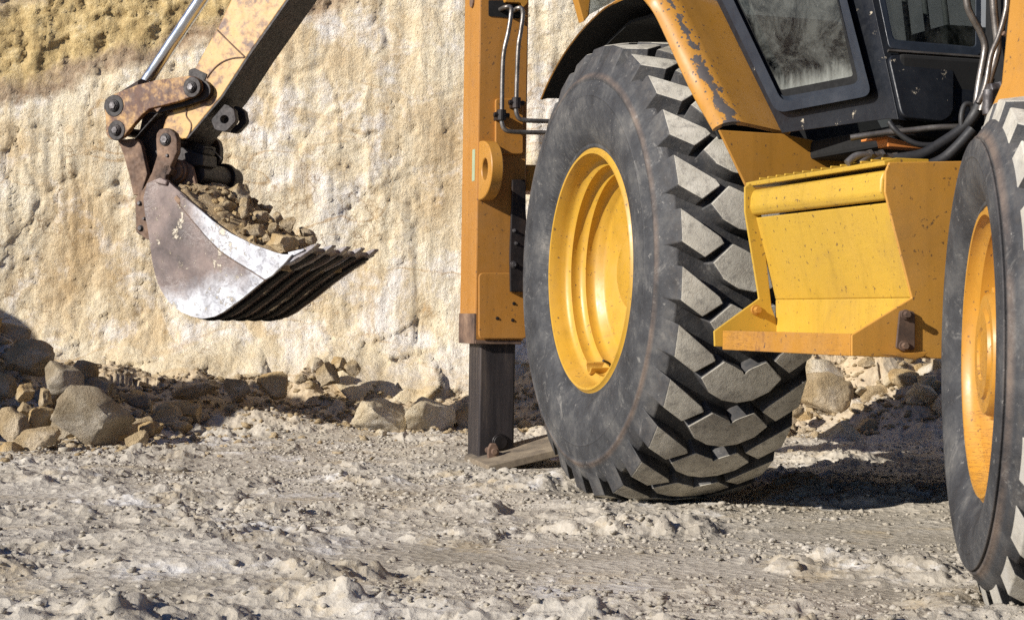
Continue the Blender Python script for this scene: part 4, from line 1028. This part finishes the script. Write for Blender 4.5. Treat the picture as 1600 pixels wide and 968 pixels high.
out = [(USt - .002, wc + t * hh) for t in np.linspace(-1, 1, 9)] + [(USt + .165 * math.cos(a) ** .8, wc + hh * math.sin(a)) for a in np.linspace(PI / 2 - .05, -PI / 2 + .05, 26)]
mb = MB(); ring_hole(mb, out, USt + .075, wc, .040, n0 - .004 + .01, n0 + .052); mb.build('lug', M['yellow'], st, bevel=.004, smooth=35)
mb = MB(); s0 = LN(738.5, 234, n0); s1 = LN(743, 282, n0); mb.box((s0.x, n0 - .0012, s1.z), (s1.x - .01, n0 + .001, s0.z)); mb.build('sticker', M['sticker'], st)
mb = MB(); mb.prism([LU(x, y, USt + .006) for x, y in rounded([(747, 426), (823, 426), (823, 529), (747, 529)], 8)], (.008, 0, 0)); cv = mb.build('cover_plate', M['stab'], st, bevel=.004)
for p in ((803, 474), (801, 500), (777, 497)): bolt('bolt', LU(*p, USt + .014), (1, 0, 0), .0045, .004, cv, 'dark_steel')
mb = MB(); mb.prism([LU(x, y, USt + .016) for x, y in [(799, 281), (820, 281), (820, 330), (823, 370), (822, 456), (796, 456), (795, 400), (798, 316)]], (.014, 0, 0)); kp = mb.build('keeper_strap', M['dark_steel'], st, bevel=.003)
for p in ((802, 413), (806, 380), (803, 360)): bolt('bolt', LU(*p, USt + .03), (1, 0, 0), .009 if p[1] == 413 else .005, .012, kp, 'pin')
mb = MB(); pt_ = LN(739, 3, n0); mb.cyl((pt_.x, n0 - .008, pt_.z), (pt_.x, n0 + .01, pt_.z), .022, 24); mb.build('plug', M['rusty'], st, bevel=.002, smooth=40)
# rear cross frame and king post behind the cab
mb = MB(); mb.box((USt - .20, n1 - .01, .62), (USt - .02, 1.85, .80)); mb.box((USt - .20, n1 - .01, 1.02), (USt - .02, 1.85, 1.12)); mb.build('rear_frame', M['yellow'], root, bevel=.008)
mb = MB(); mb.box((-2.15, .92, .50), (-1.40, 1.18, 2.35)); mb.build('swing_post_blocker', M['yellow'], root, bevel=.02)  # king post; unseen bulk stretched rearward to shade the rock bank

# ------------------------------------------------------------------ digging arm
ev = QL
def aprism(pts, q0, q1, name, mat, parent, bevel=.004, conv=None, ref=None, **kw):
    rf = q0 if ref is None else ref
    b = MB(); P = [LA(*(conv(*p) if conv else p), rf) + QL * (q0 - rf) for p in pts]; b.prism(P, QL * (q1 - q0)); return b.build(name, mat if isinstance(mat, list) else M[mat], parent, bevel=bevel, **kw)
def arc(cx, cy, r, a0, a1, n=8): return [(cx + r * math.cos(R(a0 + (a1 - a0) * i / n)), cy + r * math.sin(R(a0 + (a1 - a0) * i / n))) for i in range(n + 1)]
QS0, QS1 = -.20, -.40
stick_px = [(700, -480), (790 - 20, -0), (705, 135), (600, 325), (552, 402), (442, 600), (430, 640), (440, 690), (545, 697), (725, 480), (862, 268), (1050, 0), (1340, -420)]
stick_px = [(1090, -440)] + stick_px[1:]
stk = aprism(stick_px, QS0, QS1, 'dipper_arm', 'stick', root, .006, c1)
# dark sheet over the arm's underside, its shade put into the colour
und = [(1336, -420), (1046, 0), (858, 268), (721, 480), (541, 697), (549, 703), (732, 486), (870, 274), (1060, 3), (1350, -418)]
aprism(und, QS0 + .004, QS1 - .004, 'underside_shade', 'dark_steel', stk, .002, c1)
def weld(pts, q=QS0):
    b = MB(); b.tube([LA(*c1(x, y), q + .001) for x, y in pts], .0038, 8, 5); return b.build('weld_seam', M['rusty'], stk, smooth=60)
weld([(702, 150), (770, 218), (840, 285)]); weld([(836, 288), (780, 292), (725, 312), (680, 350), (650, 392)]); weld([(553, 540), (548, 580), (572, 620), (566, 660), (550, 695)])
aprism([(560, 350), (585, 340), (650, 370), (640, 400), (600, 410), (556, 400)], QS0 + .004, QS0 + .001, 'gusset', 'dark_steel', stk, .002, c1)
# tipping lever plates (near and far) with pins
lever = [(140, 560), (140, 520), (155, 490), (185, 470), (210, 460), (300, 425), (400, 400), (480, 390)] + [(565 + 53 * math.cos(R(a)), 432 + 53 * math.sin(R(a))) for a in range(-95, 90, 22)] + [(500, 510), (360, 545), (325, 575), (285, 620), (235, 682)] + [(190 + 46 * math.cos(R(a)), 655 + 46 * math.sin(R(a))) for a in range(45, 190, 24)] + [(146, 620)]
lv = aprism(lever, -.135, -.165, 'tipping_lever', 'link', root, .004, c1)
aprism(lever, -.435, -.465, 'tipping_lever', 'link', root, .004, c1, ref=-.135)
aprism([(x + 50, y + 18) for x, y in lever[7:22]], -.17, -.21, 'spacer', 'dark_steel', lv, .003, c1)
def pin(x, y, r, q0, q1, parent, conv=c1, wr=1.45, head='pin'):
    P = LA(*conv(x, y), q0); Q_ = P + QL * (q1 - q0)
    b = MB(); b.cyl(P - QL * .03, P - QL * .012, r * 1.75, 30); b.cyl(P - QL * .03, P - QL * .006, r, 28); b.cyl(P - QL * .03, P - QL * .022, r * wr, 28); b.cyl(P, Q_, r * .8, 24); b.build('pin', M['dark_steel'], parent, bevel=.002, smooth=40)
    b = MB(); b.cyl(P - QL * .010 + QL * .004, P + QL * .006, r * .62, 6); b.cyl(P - QL * .008, P - QL * .002, r * .85, 20); b.build('bolt', M[head], parent, bevel=.0015)
def K(px): return px / 3.2 / 354.0
for (x, y, r) in ((178, 527, 33), (190, 650, 30), (567, 434, 30)):
    pin(x, y, K(r), -.12, -.48, lv)
# rod of the tipping cylinder
mb = MB(); mb.cyl(LA(*c1(320, 450), -.29), LA(*c1(640, -30), -.29), .031, 40); e0 = LA(*c1(640, -30), -.29); e1 = LA(*c1(1010, -585), -.29)
rod = mb.build('cylinder_rod', M['chrome'], root, smooth=40)
mb = MB(); mb.cyl(e0 + (e1 - e0) * .12, e1, .055, 36); mb.build('cylinder_barrel', M['yellow'], rod, bevel=.004, smooth=40)
mb = MB(); p = LA(*c1(185, 560), -.24); p2 = LA(*c1(335, 430), -.24); mb.cyl(LA(*c1(180, 530), -.22), LA(*c1(180, 530), -.22) - QL * .14, .05, 24); mb.cyl(p2, LA(*c1(190, 520), -.29), .035, 24); mb.build('rod_eye', M['dark_steel'], rod, smooth=40)
# dump link from lever to bucket (rusty) and the nearer guide link
gl_ = [(203, 700), (300, 690), (322, 730), (352, 870), (330, 940), (322, 975), (282, 975), (262, 880), (232, 770)]
aprism(gl_, -.19, -.22, 'dump_link', 'rusty', root, .004, c1)
aprism(gl_, -.36, -.39, 'dump_link', 'rusty', root, .004, c1, ref=-.19)
near = [(395, 700), (398, 668), (412, 648), (437, 640), (465, 645), (490, 665), (500, 700), (500, 760), (480, 805), (445, 880), (425, 960), (420, 1040), (300, 1040), (310, 975), (340, 930), (375, 860), (400, 780)]
aprism(near, -.46, -.495, 'guide_link', 'dark_steel', root, .005, c1, ref=-.10)
nl = aprism(near, -.10, -.135, 'guide_link', 'rusty', root, .005, c1)
pin(437, 697, K(34), -.09, -.46, nl); pin(452, 778, K(13), -.098, -.12, nl)
# filler between links (dark shadow side parts of the linkage)
aprism([(330, 560), (440, 560), (440, 640), (420, 700), (470, 740), (530, 700), (560, 700), (640, 730), (630, 770), (540, 800), (400, 900), (320, 860), (300, 720)], -.26, -.36, 'linkage_core', 'dark_steel', root, .006, c1)
aprism([(535, 765), (575, 755), (630, 775), (630, 830), (545, 830)], -.22, -.34, 'pivot_boss', 'dark_steel', root, .006, c1)
# clevis lug on the arm
hexo = [(668, 602), (742, 516), (786, 548), (796, 605), (745, 660), (690, 652)]
def ahex(q0, q1):
    b = MB(); cx, cy = sum(p[0] for p in hexo) / 6, sum(p[1] for p in hexo) / 6; n = 24; pts = []
    for i in range(n):
        a = 2 * PI * i / n; d = (math.cos(a), math.sin(a)); best = 999
        for k in range(6):
            x0, y0 = hexo[k]; x1, y1 = hexo[(k + 1) % 6]; ex, ey = x1 - x0, y1 - y0; den = d[0] * ey - d[1] * ex
            if abs(den) < 1e-9: continue
            t = ((x0 - cx) * ey - (y0 - cy) * ex) / den; s = ((x0 - cx) * d[1] - (y0 - cy) * d[0]) / den
            if t > 0 and -1e-6 <= s <= 1 + 1e-6: best = min(best, t)
        pts.append((cx + d[0] * best, cy + d[1] * best))
    inn = [(cx + 20 * math.cos(2 * PI * i / n), cy + 20 * math.sin(2 * PI * i / n)) for i in range(n)]
    A_ = [LA(*c1(*p), q0) for p in pts]; I_ = [LA(*c1(*p), q0) for p in inn]; ex_ = QL * (q1 - q0)
    V = A_ + I_ + [p + ex_ for p in A_] + [p + ex_ for p in I_]; fs = []
    for i in range(n):
        j = (i + 1) % n; fs += [[i, j, n + j, n + i], [2 * n + i, 3 * n + i, 3 * n + j, 2 * n + j], [i, 2 * n + i, 2 * n + j, j], [n + i, n + j, 3 * n + j, 3 * n + i]]
    b.add(V, fs); return b.build('clevis', M['dark_steel'], stk, bevel=.003)
ahex(-.205, -.235)
hexo = [(x + 52, y + 8) for x, y in hexo]; ahex(-.30, -.33)
# bucket pivot: bolt head, ear and tube
pe = LA(*c1(492, 855), -.17)
mb = MB(); mb.cyl(pe + QL * .07, pe + QL * .02, .026, 6); mb.cyl(pe + QL * .02, pe, .045, 26); mb.cyl(pe, pe - QL * .02, .055, 26); mb.build('pivot_bolt', M['rusty'], root, bevel=.003, smooth=40)
aprism([(440, 900), (455, 840), (480, 800), (530, 800), (575, 830), (605, 960), (600, 1010), (430, 1010)], -.195, -.215, 'bucket_ear', 'rusty', root, .003, c1)
mb = MB(); a_ = LA(*c1(590, 868), -.25); mb.cyl(a_, a_ - QL * .34, .052, 32); mb.cyl(a_ - QL * .24, a_ - QL * .27, .068, 32); mb.build('pivot_tube', M['dark_steel'], root, bevel=.003, smooth=40)
aprism([(700, 815), (735, 860), (742, 930), (700, 1000), (600, 1010), (640, 830)], -.49, -.51, 'bucket_ear', 'dark_steel', root, .003, c1)
mb = MB(); mb.tube([LA(*c1(640, 760), -.30), LA(*c1(652, 742), -.30), LA(*c1(680, 750), -.30), LA(*c1(726, 795), -.30)], .003, 6); mb.build('wire', M['dark_steel'], root, smooth=60)
# --- bucket
bp = [(200, 195), (160, 215), (142, 290), (150, 370), (165, 450), (175, 520), (185, 600), (198, 660), (215, 720), (237, 762), (262, 800), (295, 835), (332, 862), (385, 884), (440, 896), (500, 885), (545, 862), (650, 785), (750, 702), (850, 630), (925, 585), (885, 580), (840, 578), (800, 566), (760, 550), (700, 530), (640, 500), (590, 476), (540, 444), (490, 405), (440, 360), (400, 325), (350, 275), (300, 235), (265, 203)]
def side_plate(q0, q1):
    b = MB(); P = [LA(*c2(*p), q0) for p in bp]; n = len(P)
    cen = sum(P, Vector()) / n
    # subdivided fan: outline, two inner rings and a centre so wear can vary over the plate
    ext_ = QL * (q1 - q0); V = []; rings = [1, .86, .68, .48, .26]
    cc = LA(*c2(430, 610), q0)
    for s in rings: V += [cc + (p - cc) * s for p in P]
    V.append(cc); k = len(V); V2 = [v + ext_ for v in V]
    fs = []
    for r_ in range(len(rings) - 1):
        for i in range(n): j = (i + 1) % n; fs.append([r_ * n + i, r_ * n + j, (r_ + 1) * n + j, (r_ + 1) * n + i])
    for i in range(n): fs.append([(len(rings) - 1) * n + i, (len(rings) - 1) * n + (i + 1) % n, k - 1])
    F = fs + [[x + k for x in f][::-1] for f in fs] + [[i, i + k, (i + 1) % n + k, (i + 1) % n] for i in range(n)]
    b.add(V + V2, F); wr = []
    px = []
    pxs = [c2(*p) for p in bp]; ccx = c2(430, 610)
    for s in rings: px += [(ccx[0] + (x - ccx[0]) * s, ccx[1] + (y - ccx[1]) * s) for x, y in pxs]
    px.append(ccx)
    for x, y in px + px:
        d = (x - 232) * .25 + (y - 395) * .97       # worn towards the heel
        wr.append(min(1.0, max(0.0, (d - 28) / 60)))
    return b, wr
b, wr = side_plate(0, -.018); bk = b.build('bucket', M['bucket'], root); attr(bk, 'wear', wr)
# curved shell, outer line of the side plate from the back ear round to the lip
shell_px = bp[1:21] + [(985, 556)]
def arcs(pxs, q): return [LA(*c2(*p), q) for p in pxs]
BW = -.62
o1 = arcs(shell_px, -.018); cc = LA(*c2(480, 520), -.018)
nv = []
for i, p in enumerate(o1):
    a = o1[max(0, i - 1)]; c = o1[min(len(o1) - 1, i + 1)]; t_ = (c - a).normalized(); nn = t_.cross(QL).normalized()
    if nn.dot(cc - p) < 0: nn = -nn
    nv.append(nn)
b = MB(); n = len(o1); e_ = QL * (BW + .018)
V = [p + m_ * .002 for p, m_ in zip(o1, nv)] + [p + m_ * .018 for p, m_ in zip(o1, nv)]
V += [p + e_ for p in V]
fs = []
for i in range(n - 1):
    fs += [[i, i + 1, 2 * n + i + 1, 2 * n + i], [n + i, 3 * n + i, 3 * n + i + 1, n + i + 1], [i, n + i, n + i + 1, i + 1], [2 * n + i, 2 * n + i + 1, 3 * n + i + 1, 3 * n + i]]
fs += [[0, 2 * n, 3 * n, n], [n - 1, 2 * n - 1, 4 * n - 1, 3 * n - 1]]
b.add(V, fs); o = b.build('shell', M['bucket'], bk, smooth=35); attr(o, 'wear', [.0] * (4 * n))
b, wr = side_plate(BW - .0, BW + .018); 
b = MB(); P = [LA(*c2(*p), 0) + QL * BW for p in bp]; b.prism(P, QL * -.018); o = b.build('side_plate', M['bucket'], bk); attr(o, 'wear', [.2] * len(o.data.vertices))
# wear strips under the shell
heel = arcs(bp[13:21] + [(960, 566)], 0); hn = nv[12:20] + [nv[20]]
for k in range(5):
    q = -.05 - k * .122
    b = MB(); V = []
    for p, m_ in zip(heel, hn):
        for dq, dn in ((0, .001), (-.045, .001), (-.045, -.009), (0, -.009)): V.append(p + QL * (q + dq) + m_ * dn)
    n = len(heel); fs = [[i * 4 + j, i * 4 + (j + 1) % 4, (i + 1) * 4 + (j + 1) % 4, (i + 1) * 4 + j] for i in range(n - 1) for j in range(4)] + [[0, 1, 2, 3], [4 * n - 4, 4 * n - 3, 4 * n - 2, 4 * n - 1]]
    b.add(V, fs); b.build('wear_strip', M['under'], bk, bevel=.002)
# side cutter: bright strip along the upper edge
cut = [(330, 262), (440, 352), (495, 400), (545, 438), (595, 470), (645, 494), (705, 524), (765, 545), (805, 560), (850, 572), (900, 572), (870, 610), (800, 680), (762, 702), (690, 655), (600, 600), (540, 560), (470, 490), (400, 410), (335, 330)]
b = MB(); b.prism([LA(*c2(*p), .001) for p in cut], QL * .012); o = b.build('side_cutter', M['bucket'], bk, bevel=.004)
attr(o, 'wear', [.35 if cut[i % len(cut)][0] < 440 else .95 for i in range(len(o.data.vertices))])
b = MB(); b.tube([LA(*c2(x, y), .004) for x, y in [(335, 332), (400, 412), (470, 492), (540, 562), (600, 602), (690, 657), (760, 704)]], .004, 6); b.build('weld_seam', M['rusty'], bk, smooth=60)
# teeth
lipn = nv[-1]; ld = (o1[-1] - o1[-4]).normalized()
for k in range(5):
    q = -.035 - k * .136
    base = LA(*c2(905, 588), 0) + QL * q
    tip = LA(*c2(1003, 527), 0) + QL * q
    d = tip - base; up = lipn
    b = MB()
    ww = [(-.05, .052, .026), (.0, .050, .030), (.35, .044, .024), (1.0, .030, .007)]
    V = []
    for t_, wd, th_ in [(-.9, .062, .016), (-.1, .062, .032), (.35, .056, .028), (.80, .048, .018), (1.06, .040, .007)]:
        c = base + d * t_
        for sq, su in ((.5, -.5), (-.5, -.5), (-.5, .5), (.5, .5)): V.append(c + QL * wd * sq + up * (th_ * su + .004))
    n = 5; fs = [[i * 4 + j, i * 4 + (j + 1) % 4, (i + 1) * 4 + (j + 1) % 4, (i + 1) * 4 + j] for i in range(n - 1) for j in range(4)] + [[0, 1, 2, 3], [16, 17, 18, 19]]
    b.add(V, fs); o = b.build('tooth', M['bucket'], bk, bevel=.003); attr(o, 'wear', [.6] * 20)
# lip plate between the teeth
b = MB(); pa = LA(*c2(880, 590), 0); pb = LA(*c2(955, 553), 0)
b.prism([pa + lipn * .0, pb + lipn * .002, pb + lipn * .010, pa + lipn * .026], QL * BW); o = b.build('cutting_edge', M['bucket'], bk, bevel=.002); attr(o, 'wear', [.9] * len(o.data.vertices))
# rear lugs of the bucket where the dump link holds it
ear = [(100, 290), (125, 255), (160, 235), (185, 330), (175, 500), (155, 495), (105, 455)]
er = aprism(ear, -.06, -.09, 'rear_ear', 'rusty', bk, .003, c2)
for x, y, r in ((120, 315, 16), (145, 392, 11), (125, 440, 20)): pin(x, y, r / 3.227 / 350, -.055, -.12, er, c2, 1.3)
mb = MB(); pts_ = [(200, 195), (225, 185), (262, 203), (255, 225), (205, 215)]; mb.prism([LA(*c2(*p), .012) for p in pts_], QL * -.035); o = mb.build('top_corner', M['bucket'], bk, bevel=.006); attr(o, 'wear', [.1] * 10)
mb = MB(); mb.prism([LA(*c2(*p), .0) for p in [(300, 290), (312, 275), (335, 300), (328, 312), (350, 345), (338, 340), (315, 312)]], QL * .006); mb.build('scar', M['rusty'], bk)
# boom: from the king post up over the frame to the arm's head
mb = MB(); h1 = LA(*c1(1215, -430), -.30); kp_ = Vector((USt - .25, 1.0, 2.15))
d_ = (kp_ - h1).normalized(); sx = d_.cross(Vector((0, 0, 1))).normalized() * .11
mid = (h1 + kp_) / 2 + Vector((0, 0, .45))
for a_, b2, t0_, t1_ in ((h1, mid, .16, .24), (mid, kp_, .24, .2)):
    up_ = Vector((0, 0, 1))
    V = [a_ - sx - up_ * t0_ / 2, a_ + sx - up_ * t0_ / 2, a_ + sx + up_ * t0_ / 2, a_ - sx + up_ * t0_ / 2, b2 - sx - up_ * t1_ / 2, b2 + sx - up_ * t1_ / 2, b2 + sx + up_ * t1_ / 2, b2 - sx + up_ * t1_ / 2]
    mb.add(V, [[0, 1, 2, 3], [4, 5, 6, 7], [0, 1, 5, 4], [1, 2, 6, 5], [2, 3, 7, 6], [3, 0, 4, 7]])
mb.build('boom', M['yellow'], root, bevel=.01)

# ------------------------------------------------------------------ load in the bucket
bpy.context.view_layer.update()
def AW(px, py, q): return MROOT @ LA(*c2(px, py), q)
topl = [(270, 235), (330, 275), (380, 325), (430, 370), (490, 415), (540, 450), (590, 482), (640, 506), (700, 535), (760, 556), (810, 570), (850, 578)]
rise = [60, 120, 140, 130, 120, 112, 100, 84, 66, 46, 24, 4]
NQ = 26; NT = 66
V = []; rs2 = np.random.RandomState(3)
for i in range(NT):
    f = i / (NT - 1) * (len(topl) - 1); k = min(int(f), len(topl) - 2); t = f - k
    x = topl[k][0] * (1 - t) + topl[k + 1][0] * t; y = topl[k][1] * (1 - t) + topl[k + 1][1] * t; rz = rise[k] * (1 - t) + rise[k + 1] * t
    for j in range(NQ):
        s = j / (NQ - 1); q = -.02 - s * (abs(BW) - .04)
        dome = math.sin(PI * min(1, .04 + .92 * s)) ** .6
        p = AW(x, y + 10, 0) + AQ * q
        hgt = rz / 3.227 / 350 * .72 * dome
        p.z += hgt
        V.append(p)
Va = np.array([v[:] for v in V]); Va[:, 2] += .022 * fbm(Va[:, 0] * 12, Va[:, 1] * 12, 3, 4) * 1.2
f1, e1 = facets(Va[:, 0] * 22, Va[:, 1] * 22, 2, 1.2); Va[:, 2] += .007 * f1
# skirt down into the bucket keeps the load solid
fs = [[i * NQ + j, i * NQ + j + 1, (i + 1) * NQ + j + 1, (i + 1) * NQ + j] for i in range(NT - 1) for j in range(NQ - 1)]
mb = MB(); mb.add([tuple(v) for v in Va], fs); 
ld_ = mb.build('earth_load', M['load'], None, smooth=60)
so_ = ld_.modifiers.new('depth', 'SOLIDIFY'); so_.thickness = .06; so_.offset = -1 
tag(ld_, 'heaped brown earth filling the digging bucket', 'soil', kind='stuff')
def brock(x, y, q, wpx, hpx, mat, seed, label, rot=(0, 0, 0), name='rock', group=None, sub=4):
    p = AW(x, y, q); k = 8.0 / FPX / 3.227 * 1.0
    return rock(name, p, (wpx * k * .56, wpx * k * .46, hpx * k * .56), mat, seed, rot, label, group, sub, 1.0, 'rock', 1.1)
BR = [
 (430, 315, -.12, 105, 100, 'rock', 41, 'grey-brown rock against the ear end of the bucket load', (0, .2, .3)),
 (545, 330, -.16, 125, 100, 'rock_gold', 42, 'rounded ochre rock high in the bucket load, near the upper end', (0, -.1, .2)),
 (520, 250, -.30, 90, 60, 'rock_gold', 43, 'ochre rock topmost in the bucket against the pivot tube', (0, .2, .4)),
 (550, 400, -.10, 95, 75, 'rock', 44, 'rock directly below the rounded ochre one in the bucket', (0, .1, .3)),
 (625, 270, -.36, 150, 110, 'rock', 45, 'largest greyish rock at the back of the bucket load', (0, .35, .3)),
 (652, 320, -.26, 60, 55, 'rock', 46, 'small grey rock on the largest one in the bucket', (0, 0, .3)),
 (645, 365, -.16, 45, 60, 'rock', 47, 'upright sliver of rock in the middle of the load', (0, -.3, .1)),
 (608, 372, -.14, 38, 34, 'rock_gold', 48, 'little round ochre stone beside the upright sliver', (0, 0, 0)),
 (740, 375, -.26, 80, 60, 'rock', 49, 'brown rock halfway down the back of the load', (0, .2, .5)),
 (820, 385, -.36, 60, 46, 'rock', 50, 'round brown stone at the skyline of the load', (0, 0, .2)),
 (868, 420, -.30, 85, 72, 'rock', 51, 'tan rounded rock near the teeth on the far side', (0, .2, .2)),
 (705, 455, -.10, 100, 62, 'rock', 52, 'angular brown rock near the side plate, mid load', (0, .2, .6)),
 (770, 345, -.48, 60, 50, 'rock', 53, 'dark grey stone behind the brown rock in the bucket', (0, 0, .6)),
 (835, 522, -.11, 160, 98, 'rock_gold', 54, 'biggest ochre lump lying at the lip of the bucket', (0, .22, .2)),
 (925, 510, -.24, 90, 55, 'rock', 55, 'flat brown rock behind the big ochre lump at the lip', (0, .3, .3)),
 (985, 505, -.34, 80, 60, 'rock', 56, 'brown rock nearest the teeth', (0, .3, .7)),
 (960, 465, -.48, 90, 50, 'rock', 57, 'dark flat rock behind the teeth on the far side', (0, .4, .3)),
 (620, 455, -.06, 70, 46, 'rock_gold', 58, 'ochre clod close to the bright side cutter', (0, .1, .8)),
 (690, 500, -.05, 55, 36, 'rock_gold', 59, 'small ochre clod just above the side cutter', (0, 0, .3)),
 (760, 495, -.09, 50, 40, 'rock', 60, 'small tan clod between side cutter and ochre lump', (0, 0, .1)),
 (800, 440, -.20, 60, 44, 'rock', 61, 'brown clod in the hollow of the load', (0, 0, .7)),
 (590, 500-40, -.09, 40, 34, 'rock', 62, 'small brown clod below the stacked rocks', (0, 0, .7)),
]
for x, y, q, a, b_, mt_, sd_, lab, rt in BR: brock(x, y, q, a * 1.12, b_ * 1.15, mt_, sd_, lab, rt)
for i in range(110):
    t = rs2.rand(); f = t * (len(topl) - 1); k = min(int(f), len(topl) - 2); tt = f - k
    x = topl[k][0] * (1 - tt) + topl[k + 1][0] * tt; y = topl[k][1] * (1 - tt) + topl[k + 1][1] * tt; rz = rise[k]
    q = -rs2.uniform(.04, .58); dome = math.sin(PI * min(1, .04 + .92 * abs(q) / .62)) ** .6
    p = AW(x, y + 8, 0) + AQ * q; p.z += rz / 3.227 / 350 * dome * .76 + .004; s = rs2.uniform(.007, .024)
    rock('pebble', p, (s * 1.2, s, s * .85), ['rock', 'rock_gold', 'load'][i % 3], 400 + i, None, 'small stone mixed into the earth heaped in the bucket', 'small stones in the bucket', 2, 1.0, 'pebble')
